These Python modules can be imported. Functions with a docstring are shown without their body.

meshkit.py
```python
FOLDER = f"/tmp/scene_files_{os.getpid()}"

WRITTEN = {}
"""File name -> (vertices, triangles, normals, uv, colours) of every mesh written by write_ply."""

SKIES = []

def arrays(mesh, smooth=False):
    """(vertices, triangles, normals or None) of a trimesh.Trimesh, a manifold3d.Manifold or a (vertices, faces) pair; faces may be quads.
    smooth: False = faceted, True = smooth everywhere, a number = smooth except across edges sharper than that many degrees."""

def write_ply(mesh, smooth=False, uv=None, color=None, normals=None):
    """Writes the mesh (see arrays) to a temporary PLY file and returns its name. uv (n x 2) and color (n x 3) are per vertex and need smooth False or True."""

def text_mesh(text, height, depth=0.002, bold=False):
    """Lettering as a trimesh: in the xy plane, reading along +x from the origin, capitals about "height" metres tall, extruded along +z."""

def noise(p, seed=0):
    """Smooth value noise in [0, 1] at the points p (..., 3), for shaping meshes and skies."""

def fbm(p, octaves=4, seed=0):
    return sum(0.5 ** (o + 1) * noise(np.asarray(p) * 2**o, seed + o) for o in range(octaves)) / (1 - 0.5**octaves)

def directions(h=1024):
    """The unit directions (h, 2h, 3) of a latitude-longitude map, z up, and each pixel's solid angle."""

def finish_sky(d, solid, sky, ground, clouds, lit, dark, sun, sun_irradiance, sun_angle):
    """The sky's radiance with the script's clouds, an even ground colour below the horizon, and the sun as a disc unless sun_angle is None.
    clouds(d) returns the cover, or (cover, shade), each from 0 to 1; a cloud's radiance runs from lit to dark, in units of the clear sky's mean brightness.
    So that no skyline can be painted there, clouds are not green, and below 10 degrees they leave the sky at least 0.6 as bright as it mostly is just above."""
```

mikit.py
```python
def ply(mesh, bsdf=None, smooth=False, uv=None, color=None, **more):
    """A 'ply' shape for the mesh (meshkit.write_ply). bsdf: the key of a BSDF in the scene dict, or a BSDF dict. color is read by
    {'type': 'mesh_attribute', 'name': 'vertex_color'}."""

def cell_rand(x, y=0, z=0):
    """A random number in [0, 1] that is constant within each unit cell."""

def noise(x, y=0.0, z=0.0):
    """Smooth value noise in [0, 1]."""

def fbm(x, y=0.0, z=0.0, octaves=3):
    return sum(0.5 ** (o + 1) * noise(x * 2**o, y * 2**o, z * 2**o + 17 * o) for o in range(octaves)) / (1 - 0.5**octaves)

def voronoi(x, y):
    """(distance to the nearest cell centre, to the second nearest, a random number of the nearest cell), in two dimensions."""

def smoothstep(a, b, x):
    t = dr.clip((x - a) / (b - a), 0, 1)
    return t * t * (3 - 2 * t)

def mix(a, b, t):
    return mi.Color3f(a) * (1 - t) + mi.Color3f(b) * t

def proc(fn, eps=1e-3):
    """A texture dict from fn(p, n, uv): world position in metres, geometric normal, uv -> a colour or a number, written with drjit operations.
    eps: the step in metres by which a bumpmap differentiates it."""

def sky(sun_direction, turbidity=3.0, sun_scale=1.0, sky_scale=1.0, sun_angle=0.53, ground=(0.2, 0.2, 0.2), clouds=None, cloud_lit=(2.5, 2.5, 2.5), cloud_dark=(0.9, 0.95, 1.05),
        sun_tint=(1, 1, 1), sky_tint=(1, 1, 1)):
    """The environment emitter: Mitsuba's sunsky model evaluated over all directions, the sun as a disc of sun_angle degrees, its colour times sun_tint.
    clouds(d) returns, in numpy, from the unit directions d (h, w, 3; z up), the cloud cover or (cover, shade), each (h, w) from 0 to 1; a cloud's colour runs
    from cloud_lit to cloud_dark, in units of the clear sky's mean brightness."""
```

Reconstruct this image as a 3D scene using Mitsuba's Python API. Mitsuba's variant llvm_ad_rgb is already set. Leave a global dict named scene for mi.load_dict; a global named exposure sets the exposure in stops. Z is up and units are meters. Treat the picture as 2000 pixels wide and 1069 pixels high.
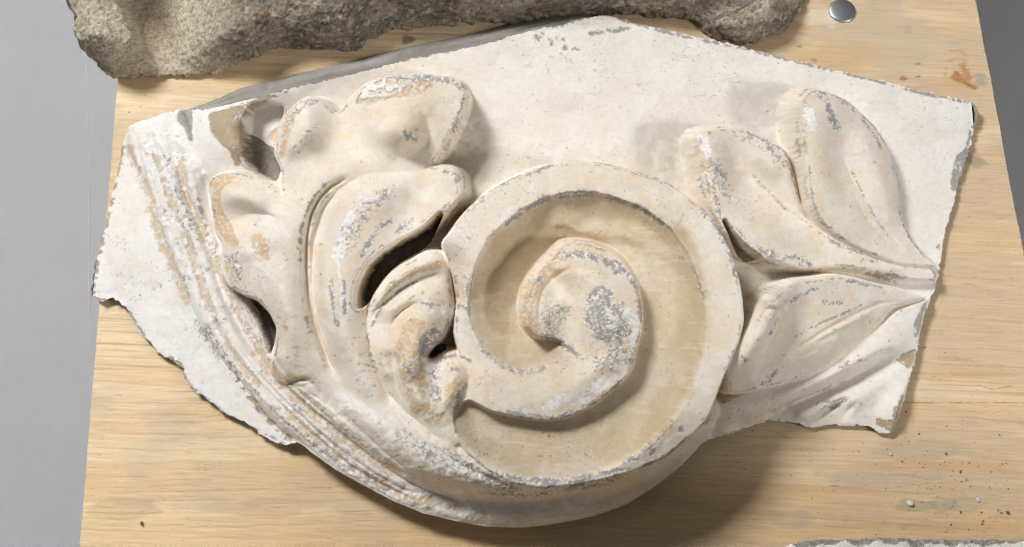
"""Close-up: a weathered, white-painted plaster ornament fragment lying on a plywood board in a photo studio."""
import math, random
import numpy as np
import mitsuba as mi
import mikit, meshkit
from scipy import ndimage as ndi
from scipy.interpolate import RBFInterpolator

T = mi.ScalarTransform4f
scene, labels = {}, {}
rng = np.random.default_rng(7)

# ------------------------------------------------------------------ camera, lamps, exposure
TILT, DIST = math.radians(24.26), 3000.0 / 1900.0
CAM = np.array([0.0, -DIST * math.sin(TILT), DIST * math.cos(TILT)])
scene['camera'] = {'type': 'perspective', 'fov': 2 * math.degrees(math.atan(1000 / 3000.0)), 'fov_axis': 'x', 'near_clip': 0.05, 'far_clip': 60.0,
                   'to_world': T().look_at(origin=CAM.tolist(), target=[0, 0, 0], up=[0, 1, 0])}
exposure = 0.0


def softbox(name, pos, target, size, radiance):
    scene[name] = {'type': 'rectangle', 'to_world': T().look_at(origin=pos, target=target, up=[0, 0, 1]).scale([size, size, 1]),
                   'bsdf': {'type': 'diffuse', 'reflectance': {'type': 'rgb', 'value': 0.0}},
                   'emitter': {'type': 'area', 'radiance': {'type': 'rgb', 'value': radiance}}}
    labels[name] = {'kind': 'structure'}


softbox('key_lamp', [-1.68, 1.40, 2.72], [0, 0, 0], 0.42, [52.5, 52.0, 51.0])
softbox('side_lamp', [1.56, -0.78, 1.24], [0.25, 0.1, 0], 0.11, [107, 105, 102])
# added, unseen black card keeps the side lamp off the board's near end
scene['added_flag'] = mikit.ply((np.array([[.50, -.350, .558], [1.10, -.515, .558], [1.10, -.90, .45], [.50, -.75, .45], [.50, -.350, .552], [1.10, -.515, .552], [1.10, -.90, .444], [.50, -.75, .444]]),
                                 np.array([[0, 1, 2, 3], [7, 6, 5, 4], [0, 4, 5, 1], [1, 5, 6, 2], [2, 6, 7, 3], [3, 7, 4, 0]])), {'type': 'diffuse', 'reflectance': {'type': 'rgb', 'value': .03}})
labels['added_flag'] = {'label': 'added black card out of view that shades the near end of the board', 'category': 'added light blocker'}
scene['room_light'] = {'type': 'constant', 'radiance': {'type': 'rgb', 'value': [0.112, 0.111, 0.111]}}

# ------------------------------------------------------------------ helpers
DATA = {'blots': [(439.3, 296.3, 6, 5, (0.42, 0.39, 0.34), 0.7), (510.7, 232.3, 7, 7, (0.38, 0.34, 0.29), 0.7), (331.3, 256.5, 3, 3, (0.22, 0.12, 0.06), 0.8), (426.0, 233.6, 4, 3.5, (0.3, 0.15, 0.08), 0.8),
           (443.0, 235.6, 2.5, 2, (0.2, 0.12, 0.07), 0.8), (444.7, 251.9, 2, 2, (0.25, 0.14, 0.08), 0.8), (316.9, 274.3, 2, 2, (0.25, 0.14, 0.08), 0.8), (-115.9, 284.3, 9, 9, (0.24, 0.17, 0.1), 0.75),
           (489.8, 131.0, 13, 10, (0.33, 0.28, 0.22), 0.7), (407.4, 288.3, 80, 40, (0.5, 0.43, 0.33), 0.45), (365.4, 261.8, 60, 22, (0.62, 0.4, 0.2), 0.45), (295.4, 305.0, 50, 30, (0.6, 0.36, 0.17), 0.35),
           (341.7, 315.1, 20, 14, (0.8, 0.7, 0.58), 0.5), (417.1, 328.7, 25, 12, (0.45, 0.38, 0.3), 0.35), (-364.2, -200.0, 26, 20, (0.4, 0.35, 0.29), 0.16), (-346.3, -230.9, 34, 18, (0.4, 0.35, 0.29), 0.16),
           (-296.4, -236.0, 36, 14, (0.4, 0.35, 0.29), 0.16), (-343.2, -158.0, 26, 22, (0.4, 0.35, 0.29), 0.16), (-300.6, -184.4, 40, 16, (0.4, 0.35, 0.29), 0.16), (-373.9, -251.2, 40, 14, (0.5, 0.36, 0.2), 0.4),
           (-236.5, -246.1, 50, 12, (0.55, 0.38, 0.2), 0.35), (-313.8, -147.4, 60, 10, (0.78, 0.56, 0.3), 0.4), (-118.1, -251.2, 60, 30, (0.5, 0.4, 0.28), 0.25), (414.1, -243.6, 14, 9, (0.3, 0.29, 0.25), 0.3),
           (438.7, -243.6, 22, 10, (0.33, 0.31, 0.27), 0.3), (267.5, -258.7, 26, 9, (0.35, 0.32, 0.27), 0.3), (395.3, -189.6, 40, 12, (0.4, 0.33, 0.25), 0.25), (408.0, -210.4, 30, 10, (0.36, 0.31, 0.25), 0.18),
           (347.5, -218.1, 50, 10, (0.48, 0.4, 0.3), 0.3), (384.2, -246.1, 22, 6, (0.3, 0.27, 0.22), 0.4), (475.5, -109.6, 60, 4, (0.55, 0.34, 0.14), 0.4), (398.6, -205.2, 140, 5, (0.62, 0.36, 0.17), 0.4),
           (321.6, -230.9, 120, 6, (0.62, 0.38, 0.18), 0.35), (416.4, -266.2, 120, 5, (0.62, 0.38, 0.19), 0.4), (485.2, 229.1, 16, 16, (0.62, 0.42, 0.24), 0.6)],
 'board': (np.float64(-421.78), np.float64(529.77), np.float64(-0.03535), np.float64(-0.03536)),
 'bolt': (np.float64(0.3678), np.float64(0.3205), 0.0152),
 'chip': {'outline': [(246.8, -286.6, 34), (254.0, -278.9, 34), (261.8, -276.0, 34), (271.6, -272.6, 34), (282.7, -271.6, 34), (296.0, -272.1, 34), (313.2, -271.6, 34), (334.6, -271.6, 34), (365.6, -272.1, 34),
                      (392.2, -272.6, 34), (476.4, -273.6, 34), (547.7, -274.6, 34), (563.7, -322.3, 34), (418.2, -359.6, 34), (260.6, -355.0, 34)],
          'pts': [(330.2, -302.9, 36), (424.5, -302.9, 36), (493.2, -317.1, 36), (299.4, -331.2, 36)]},
 'chips': [(0.3826, -0.2431, 0.0042, 'pale_grit', 'largest pale grey plaster chip on the board right of the volute shadow'),
           (0.3698, -0.1938, 0.0022, 'pale_grit', 'small pale chip just below the lower right corner of the carved fragment'),
           (0.4486, -0.2395, 0.0028, 'pale_grit', 'small pale triangular chip nearest the right end among dark crumbs'), (-0.354, -0.2627, 0.0028, 'dark_grit', 'single dark pebble at the lower left of the board'),
           (0.476, -0.2522, 0.0026, 'dark_grit', 'dark elongated crumb nearest the right frame edge')],
 'hole_shade': [[(-278.9, 163.7), (-252.2, 145.1), (-242.5, 120.0), (-245.3, 104.9), (-266.0, 117.6), (-278.4, 132.8)],
              [(-263.9, -28.1), (-259.7, -29.2), (-244.2, -43.8), (-236.0, -59.4), (-236.6, -74.8), (-238.3, -88.0), (-244.2, -68.8), (-254.5, -43.8)],
              [(-69.5, 66.6), (-80.9, 53.0), (-95.4, 41.9), (-109.9, 33.7), (-127.3, 20.4), (-138.4, 7.7), (-145.1, -8.3), (-147.8, -18.5), (-147.5, -39.9), (-142.6, -34.3), (-137.0, -16.2), (-129.6, -5.4), (-115.0, 10.6),
               (-100.6, 21.0), (-86.2, 31.4), (-78.1, 46.0)],
              [(-81.6, -89.3), (-78.1, -91.4), (-71.6, -86.0), (-63.1, -80.6), (-69.8, -74.1), (-76.7, -81.7)]],
 'crumbs': [(0.3894, -0.1501, 0.00186), (0.3996, -0.1728, 0.00161), (0.4784, -0.1739, 0.00149), (0.4239, -0.1933, 0.00186), (0.4357, -0.2114, 0.00211), (0.4407, -0.2191, 0.00161), (0.4355, -0.2212, 0.00149),
            (0.3801, -0.2011, 0.00161), (0.3539, -0.2036, 0.00124), (0.3108, -0.2299, 0.00112), (0.335, -0.214, 0.00112), (0.2889, -0.2375, 0.00136), (0.2708, -0.2145, 0.00099), (0.4514, -0.2602, 0.00186),
            (0.4501, -0.2632, 0.00149), (0.4309, -0.2517, 0.00198), (0.4675, -0.2497, 0.00136), (0.4701, -0.2522, 0.00161), (0.465, -0.2114, 0.00112), (0.451, -0.2517, 0.00124), (0.3143, -0.1886, 0.00087),
            (0.3619, -0.2283, 0.00099), (0.3009, -0.2294, 0.00087), (0.4201, -0.2637, 0.00124), (0.4161, -0.2687, 0.00099), (0.3946, -0.2416, 0.00124), (0.3514, -0.2491, 0.00099), (0.2364, -0.1697, 0.00099),
            (0.2093, -0.1948, 0.00112), (0.226, -0.2088, 0.00124), (0.2189, -0.2026, 0.00124), (0.2152, -0.2217, 0.00099), (0.4022, -0.1948, 0.00099), (0.4151, -0.0822, 0.00099), (0.4352, -0.0872, 0.00099),
            (0.4283, -0.0932, 0.00112), (0.434, -0.0927, 0.00087), (-0.4011, 0.1969, 0.00124), (-0.4127, 0.1906, 0.00124), (-0.3976, 0.2117, 0.00074), (-0.3736, -0.2299, 0.00062), (-0.2248, -0.1953, 0.00087),
            (-0.1758, -0.2273, 0.00124), (0.3815, -0.185, 0.00096), (0.4812, -0.2027, 0.00105), (0.4618, -0.2269, 0.00106), (0.3798, -0.1666, 0.00048), (0.3937, -0.2251, 0.00078), (0.4165, -0.2184, 0.00055),
            (0.426, -0.2025, 0.00096), (0.4508, -0.253, 0.00049), (0.4258, -0.2413, 0.00109), (0.4453, -0.2023, 0.00107), (0.3685, -0.2093, 0.00054), (0.4771, -0.2035, 0.00108), (0.4483, -0.2045, 0.00065),
            (0.4304, -0.2355, 0.00045), (0.4012, -0.2599, 0.0004), (0.4097, -0.1953, 0.00062), (0.4434, -0.1883, 0.00062), (0.3634, -0.2263, 0.00044), (0.4297, -0.2196, 0.00092), (0.4262, -0.2158, 0.00095),
            (0.3859, -0.2505, 0.00041), (0.4435, -0.2263, 0.00107), (0.4364, -0.2688, 0.00105), (0.4549, -0.2106, 0.00065), (0.3589, -0.2124, 0.00048), (0.4275, -0.1648, 0.001), (0.4483, -0.2358, 0.00083),
            (0.4529, -0.2068, 0.00105), (0.3916, -0.2132, 0.00062), (0.427, -0.2318, 0.0005), (0.4269, -0.2289, 0.00109), (0.3853, -0.2141, 0.00057), (0.3671, -0.1883, 0.00072), (0.41, -0.2256, 0.00104), (0.4632, -0.228, 0.00099),
            (0.4582, -0.2568, 0.00106), (0.3811, -0.1806, 0.00047), (0.4015, -0.2276, 0.00099), (0.4067, -0.2528, 0.0011), (0.4917, -0.1521, 0.00072), (0.3613, -0.2243, 0.00074), (0.4086, -0.2507, 0.0005),
            (0.4737, -0.2098, 0.00075), (0.4119, -0.2319, 0.00059), (0.4441, -0.159, 0.00065), (0.4424, -0.1681, 0.00089), (0.3942, -0.1755, 0.00065), (0.4159, -0.1965, 0.00074), (0.4343, -0.1732, 0.00061),
            (0.4744, -0.2056, 0.00081), (0.468, -0.2235, 0.00058), (0.4055, -0.1902, 0.00097), (0.3864, -0.1761, 0.00064), (0.3883, -0.1806, 0.00098), (0.3746, -0.2679, 0.00101), (0.4663, -0.2106, 0.00077),
            (0.451, -0.2706, 0.00106), (0.3645, -0.2274, 0.0009), (0.421, -0.2018, 0.00095), (0.3759, -0.1984, 0.00069), (0.3798, -0.183, 0.00085), (0.4209, -0.2135, 0.00051), (0.3698, -0.2367, 0.00055),
            (0.4056, -0.1802, 0.00043), (0.395, -0.2246, 0.00044), (0.441, -0.2405, 0.00053), (0.4243, -0.2284, 0.00073), (0.3813, -0.2493, 0.00081), (0.4596, -0.2208, 0.00059), (0.4052, -0.2288, 0.00098),
            (0.4139, -0.2266, 0.00083), (0.4576, -0.2422, 0.00064), (0.3433, -0.1825, 0.00097), (0.3594, -0.2479, 0.00085), (0.4062, -0.2331, 0.00082), (0.3385, -0.1902, 0.00108), (0.3968, -0.2025, 0.00103),
            (0.4395, -0.2207, 0.0008), (0.4076, -0.2094, 0.00084), (0.4521, -0.2017, 0.0007), (0.4233, -0.2457, 0.00108), (0.3475, -0.2736, 0.00104), (0.3994, -0.2071, 0.00109), (0.3831, -0.2214, 0.00062),
            (0.4652, -0.2171, 0.0006), (0.4027, -0.2229, 0.00084), (0.3917, -0.2295, 0.00095), (0.425, -0.2162, 0.00077), (0.4299, -0.1979, 0.00059), (0.4035, -0.2608, 0.00073), (0.3942, -0.1873, 0.00092),
            (0.4635, -0.2555, 0.00061), (0.3894, -0.2148, 0.00061), (0.3815, -0.2142, 0.00065), (0.4249, -0.1791, 0.00043), (0.4171, -0.2543, 0.00104), (0.4605, -0.1955, 0.00041), (0.4325, -0.1884, 0.0008),
            (0.4128, -0.1781, 0.00074), (0.4549, -0.2046, 0.00067), (0.4384, -0.2043, 0.00061), (0.4295, -0.2107, 0.00099), (0.4117, -0.1896, 0.0006), (0.4455, -0.153, 0.0005), (0.3746, -0.2259, 0.00075),
            (0.4095, -0.2361, 0.00081), (0.4283, -0.2099, 0.00056), (0.4558, -0.1706, 0.00086), (0.4795, -0.2285, 0.00109), (0.4796, -0.2202, 0.00043), (0.4382, -0.2024, 0.00085), (0.4797, -0.2062, 0.00049),
            (0.4476, -0.2545, 0.00069), (0.4447, -0.2567, 0.00043), (0.4476, -0.2394, 0.00045), (0.4654, -0.2348, 0.00092), (0.4375, -0.2092, 0.0007), (0.3976, -0.2585, 0.00074), (0.4565, -0.2094, 0.00044),
            (0.4167, -0.2039, 0.00084), (0.3402, -0.2182, 0.00079), (0.4024, -0.204, 0.00079), (0.4142, -0.2712, 0.00076), (0.4378, -0.2373, 0.00066), (0.422, -0.2013, 0.0009), (0.4141, -0.2099, 0.00087),
            (0.4368, -0.2292, 0.00082), (0.3887, -0.224, 0.00096), (0.4792, -0.2297, 0.00044), (0.4129, -0.2007, 0.00048), (0.4769, -0.2129, 0.00097), (0.4508, -0.2535, 0.00065), (0.4216, -0.248, 0.00083),
            (0.3976, -0.2452, 0.0005), (0.4528, -0.1814, 0.00096), (0.3529, -0.2449, 0.00076), (0.3835, -0.1984, 0.00092), (0.4074, -0.2291, 0.00042), (0.3239, -0.1879, 0.00066), (0.3773, -0.2508, 0.0003),
            (0.3738, -0.2619, 0.00055), (0.3688, -0.2253, 0.00034), (0.3127, -0.1985, 0.00045), (0.3561, -0.2611, 0.00036), (0.3331, -0.2089, 0.00036), (0.3405, -0.2052, 0.00049), (0.2812, -0.2648, 0.00045),
            (0.4747, -0.2446, 0.00057), (0.3736, -0.2666, 0.00035), (0.4217, -0.2101, 0.00057), (0.436, -0.1989, 0.00038), (0.2844, -0.2048, 0.00033), (0.3585, -0.269, 0.00045), (0.3439, -0.2256, 0.00041),
            (0.4309, -0.2472, 0.00037), (0.3271, -0.2432, 0.00068), (0.4154, -0.2223, 0.00069), (0.2815, -0.1898, 0.00061), (0.3686, -0.1884, 0.00052), (0.4877, -0.23, 0.00044), (0.3003, -0.1907, 0.00066),
            (0.3778, -0.2658, 0.00032), (0.3326, -0.1889, 0.00046), (0.2917, -0.207, 0.00046), (0.3461, -0.189, 0.00032), (0.4878, -0.2003, 0.0005), (0.3626, -0.231, 0.00033), (0.3473, -0.194, 0.00052), (0.4722, -0.2368, 0.00064),
            (0.3267, -0.1859, 0.00052), (0.3801, -0.2345, 0.00045), (0.4081, -0.2478, 0.00067), (0.3431, -0.2239, 0.00063), (0.3279, -0.1947, 0.00042), (0.294, -0.2518, 0.00063), (0.3469, -0.1959, 0.00033),
            (0.3327, -0.1919, 0.00047), (0.4025, -0.2061, 0.00032)],
 'elements': {'acanthus_leaf': {'curves': [[(-205.4, 160.2, 95.2), (-209.7, 142.7, 93.8), (-202.5, 180.2, 86.8), (-223.0, 167.4, 84.0)], [(-180.9, 156.6, 64.4), (-182.1, 133.0, 74.2)],
                                           [(-107.3, 159.3, 102.2), (-116.0, 174.9, 95.2), (-96.2, 149.4, 96.6), (-107.2, 145.2, 98.0)],
                                           [(-134.6, 161.5, 84.0), (-109.4, 191.0, 86.8), (-78.7, 195.4, 77.0), (-80.8, 162.7, 74.2), (-88.2, 139.1, 72.8), (-123.3, 129.3, 82.6), (-145.7, 173.8, 81.2), (-136.4, 205.1, 81.2)],
                                           [(-154.0, 115.1, 78.4), (-123.5, 112.6, 74.2), (-92.9, 115.7, 71.4)],
                                           [(-158.8, 114.9, 81.2), (-179.3, 104.1, 85.4), (-193.5, 86.9, 86.8), (-202.0, 60.6, 81.2), (-203.9, 19.0, 72.8), (-201.4, -19.5, 68.6), (-194.0, -57.3, 64.4), (-184.5, -84.2, 58.8),
                                            (-170.9, -111.8, 54.6)],
                                           [(-288.4, 92.9, 65.8), (-271.2, 91.2, 74.2), (-255.1, 83.6, 75.6), (-234.0, 69.4, 74.2)], [(-282.8, 57.8, 54.6), (-266.9, 61.6, 58.8), (-247.2, 58.4, 67.2)],
                                           [(-277.3, 35.9, 61.6), (-257.9, 44.1, 72.8), (-245.9, 29.9, 78.4), (-231.3, 41.0, 79.8), (-267.3, 19.0, 67.2)],
                                           [(-272.9, -3.1, 56.0), (-255.2, -5.8, 68.6), (-238.9, -3.1, 77.0), (-222.0, -35.5, 77.0), (-208.9, -78.5, 65.8), (-227.5, -89.8, 53.2)],
                                           [(-222.4, 52.1, 82.6), (-218.8, 7.9, 82.6), (-215.6, -35.4, 79.8), (-208.9, -67.7, 70.0)]],
                                'k': 9,
                                'outline': [(-312.1, 98.7, 49.0), (-308.4, 108.6, 50.4), (-292.0, 114.1, 56.0), (-275.8, 113.8, 58.8), (-259.0, 107.6, 63.0), (-242.2, 96.0, 63.0), (-228.6, 83.8, 63.0), (-234.5, 101.1, 64.4),
                                            (-233.4, 115.7, 64.4), (-242.7, 132.2, 64.4), (-241.6, 146.8, 67.2), (-240.6, 163.2, 70.0), (-233.8, 178.5, 72.8), (-220.4, 194.2, 77.0), (-210.3, 202.1, 77.0), (-197.6, 199.1, 72.8),
                                            (-189.9, 191.1, 64.4), (-182.5, 180.7, 56.0), (-178.8, 180.7, 56.0), (-174.6, 191.1, 64.4), (-163.6, 205.2, 72.8), (-150.4, 216.8, 77.0), (-127.0, 225.4, 77.0), (-90.3, 227.9, 72.8),
                                            (-63.7, 224.8, 72.8), (-51.4, 218.7, 72.8), (-47.5, 205.2, 72.8), (-49.9, 190.0, 72.8), (-57.5, 168.8, 72.8), (-64.7, 153.0, 70.0), (-70.9, 137.0, 64.4), (-79.2, 124.8, 61.6),
                                            (-82.6, 107.3, 67.2), (-108.1, 95.7, 67.2), (-133.7, 91.6, 67.2), (-157.5, 84.6, 58.8), (-177.9, 64.7, 53.2), (-184.3, 30.6, 50.4), (-182.1, -14.2, 50.4), (-175.0, -57.9, 50.4),
                                            (-164.4, -89.9, 51.8), (-152.2, -113.4, 54.6), (-143.4, -136.3, 58.8), (-145.4, -147.5, 58.8), (-161.8, -142.0, 53.2), (-176.6, -131.0, 49.0), (-189.5, -117.5, 49.0),
                                            (-202.7, -108.8, 53.2), (-224.4, -120.1, 36.4), (-237.6, -108.5, 36.4), (-232.5, -88.2, 44.8), (-229.6, -72.7, 56.0), (-228.1, -57.4, 61.6), (-235.6, -42.3, 64.4), (-250.5, -27.1, 64.4),
                                            (-264.9, -22.9, 56.0), (-287.3, -12.0, 42.0), (-292.9, 8.1, 42.0), (-291.8, 34.1, 44.8), (-299.7, 43.3, 44.8), (-302.9, 58.1, 47.6), (-308.0, 87.0, 49.0)],
                                'rnd': 1.9,
                                'sm': 3},
              'acanthus_leaf_001': {'curves': [[(-130.1, -35.3, 84.0), (-120.4, -16.5, 89.6), (-103.4, -0.3, 92.4), (-81.6, 14.3, 92.4), (-70.5, 12.2, 86.8)],
                                               [(-125.5, -36.6, 74.2), (-108.0, -17.2, 78.4), (-87.3, -3.6, 81.2), (-69.6, 0.8, 79.8)], [(-117.6, -41.7, 84.0), (-103.0, -25.6, 88.2), (-83.6, -17.0, 88.2), (-66.8, -13.9, 81.2)],
                                               [(-116.6, -59.4, 77.0), (-111.1, -44.0, 78.4), (-98.4, -34.3, 81.2)],
                                               [(-101.6, -56.1, 95.2), (-92.5, -41.4, 92.4), (-103.0, -81.8, 98.0), (-95.2, -107.3, 98.0), (-86.7, -66.4, 96.6), (-73.2, -45.9, 86.8), (-81.1, -87.7, 86.8), (-87.8, -133.0, 92.4)],
                                               [(-124.1, -77.7, 79.8), (-117.4, -103.6, 79.8)], [(-114.8, -83.0, 78.4), (-112.2, -103.7, 78.4), (-100.8, -132.0, 77.0)], [(-74.7, -106.1, 81.2), (-71.8, -123.7, 84.0)],
                                               [(-55.3, -93.8, 88.2), (-51.5, -107.6, 93.8), (-56.9, -127.7, 95.2), (-71.1, -148.6, 86.8)]],
                                    'k': 9,
                                    'outline': [(-142.6, -54.6, 64.4), (-139.9, -42.2, 67.2), (-136.2, -27.0, 70.0), (-129.4, -15.1, 72.8), (-121.1, -2.5, 75.6), (-109.8, 7.9, 77.0), (-96.0, 15.6, 78.4), (-83.7, 24.4, 78.4),
                                                (-73.7, 24.4, 77.0), (-65.7, 18.9, 74.2), (-62.1, 8.5, 72.8), (-59.2, -15.1, 72.8), (-56.5, -31.8, 72.8), (-56.8, -42.0, 72.8), (-60.2, -55.5, 70.0), (-67.1, -68.0, 64.4),
                                                (-75.7, -79.0, 56.0), (-80.5, -88.0, 47.6), (-75.6, -90.9, 53.2), (-69.7, -85.9, 64.4), (-58.1, -82.3, 72.8), (-47.3, -83.7, 75.6), (-38.9, -89.3, 77.0), (-34.9, -94.9, 78.4),
                                                (-36.1, -112.2, 81.2), (-42.6, -126.2, 84.0), (-49.1, -134.2, 85.4), (-54.2, -142.6, 86.8), (-53.9, -153.9, 88.2), (-45.6, -171.5, 89.6), (-56.6, -178.8, 82.6),
                                                (-73.7, -164.6, 77.0), (-96.0, -147.7, 71.4), (-111.3, -130.4, 67.2), (-118.0, -125.0, 64.4), (-129.4, -104.8, 64.4), (-137.3, -78.6, 64.4)],
                                    'rnd': 1.9,
                                    'sm': 3},
              'acanthus_leaf_002': {'curves': [[(-155.7, 71.3, 92.4), (-172.7, 43.6, 86.8), (-176.1, 7.8, 85.4), (-170.3, -24.6, 84.0), (-161.0, -56.7, 79.8), (-146.9, -88.4, 75.6), (-131.7, -117.1, 71.4), (-119.3, -142.8, 70.0)],
                                               [(-155.7, 71.3, 92.4), (-131.3, 86.6, 91.0), (-114.2, 90.4, 85.4)], [(-191.5, 35.6, 74.2), (-191.1, 7.9, 74.2), (-187.4, -24.8, 74.2), (-177.3, -59.7, 70.0), (-162.6, -94.3, 64.4)],
                                               [(-182.6, 69.2, 78.4), (-170.3, 86.1, 81.2)], [(-121.1, 56.7, 81.2), (-101.8, 70.6, 74.2), (-83.1, 91.3, 71.4)], [(-67.4, 102.2, 81.2), (-76.3, 77.8, 77.0)],
                                               [(-105.1, 48.4, 75.6), (-138.9, 28.7, 84.0), (-153.5, -3.0, 84.0), (-152.3, -46.1, 78.4)]],
                                    'k': 9,
                                    'outline': [(-156.8, 108.5, 74.2), (-180.0, 98.4, 61.6), (-191.7, 85.5, 54.6), (-200.1, 66.0, 50.4), (-203.1, 42.0, 49.0), (-202.8, 8.1, 49.0), (-200.0, -24.1, 49.0), (-192.4, -54.7, 49.0),
                                                (-183.7, -76.2, 49.0), (-176.7, -95.3, 50.4), (-165.6, -111.9, 53.2), (-152.3, -130.4, 56.0), (-138.0, -147.4, 60.2), (-120.9, -163.5, 65.8), (-106.5, -156.6, 68.6),
                                                (-114.0, -138.0, 67.2), (-122.4, -120.2, 65.8), (-134.3, -83.7, 67.2), (-141.9, -52.9, 67.2), (-141.7, -39.4, 70.0), (-141.3, -16.7, 72.8), (-138.5, -6.9, 74.2), (-132.0, 8.4, 75.6),
                                                (-121.2, 20.6, 77.0), (-104.6, 33.3, 77.0), (-90.7, 41.1, 77.0), (-76.7, 51.7, 78.4), (-65.8, 64.6, 79.8), (-55.7, 76.9, 82.6), (-50.2, 86.4, 85.4), (-50.8, 103.9, 88.2),
                                                (-54.5, 113.7, 88.2), (-60.8, 118.6, 85.4), (-74.2, 120.0, 75.6), (-87.7, 114.5, 71.4), (-108.1, 110.9, 72.8), (-133.6, 111.3, 75.6)],
                                    'rnd': 3,
                                    'sm': 4},
              'channel': {'curves': [[(164.1, -13.9, 82.6), (170.1, -53.9, 82.6), (163.1, -87.9, 82.6), (138.3, -141.5, 82.6)],
                                     [(62.4, 72.0, 79.8), (116.1, 58.9, 81.2), (150.0, 28.7, 82.6), (20.3, 59.1, 77.0), (-12.6, 24.5, 75.6), (-25.8, -13.9, 75.6), (-25.6, -46.2, 75.6)],
                                     [(108.9, -169.1, 81.2), (70.6, -187.6, 82.6), (28.2, -193.5, 82.6), (-14.2, -176.7, 79.8), (-40.6, -157.3, 75.6)],
                                     [(147.8, -35.5, 78.4), (140.8, -88.2, 78.4), (114.9, -136.9, 78.4), (71.2, -167.0, 78.4), (28.5, -173.6, 77.0), (-9.5, -162.3, 75.6)],
                                     [(-9.9, -46.6, 63.0), (-5.0, -3.1, 63.0), (20.3, 35.8, 65.8), (71.0, 53.6, 72.8), (120.7, 31.1, 75.6), (141.9, -3.1, 77.0)], [(4.9, -83.3, 72.8), (29.2, -86.8, 75.6)]],
                          'cut': True,
                          'k': 8,
                          'outline': [(54.6, -78.6, 100.8), (39.9, -90.4, 92.4), (30.2, -97.7, 91.0), (10.1, -102.9, 89.6), (-10.1, -94.2, 89.6), (-23.6, -85.4, 89.6), (-30.5, -72.5, 89.6), (-38.9, -53.7, 89.6),
                                      (-40.6, -31.5, 89.6), (-38.4, -11.1, 89.6), (-34.1, 9.4, 89.6), (-25.9, 26.4, 89.6), (-19.0, 39.1, 89.6), (-5.0, 54.6, 91.0), (10.5, 68.5, 92.4), (27.7, 78.0, 92.4), (46.4, 84.3, 92.4),
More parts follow.
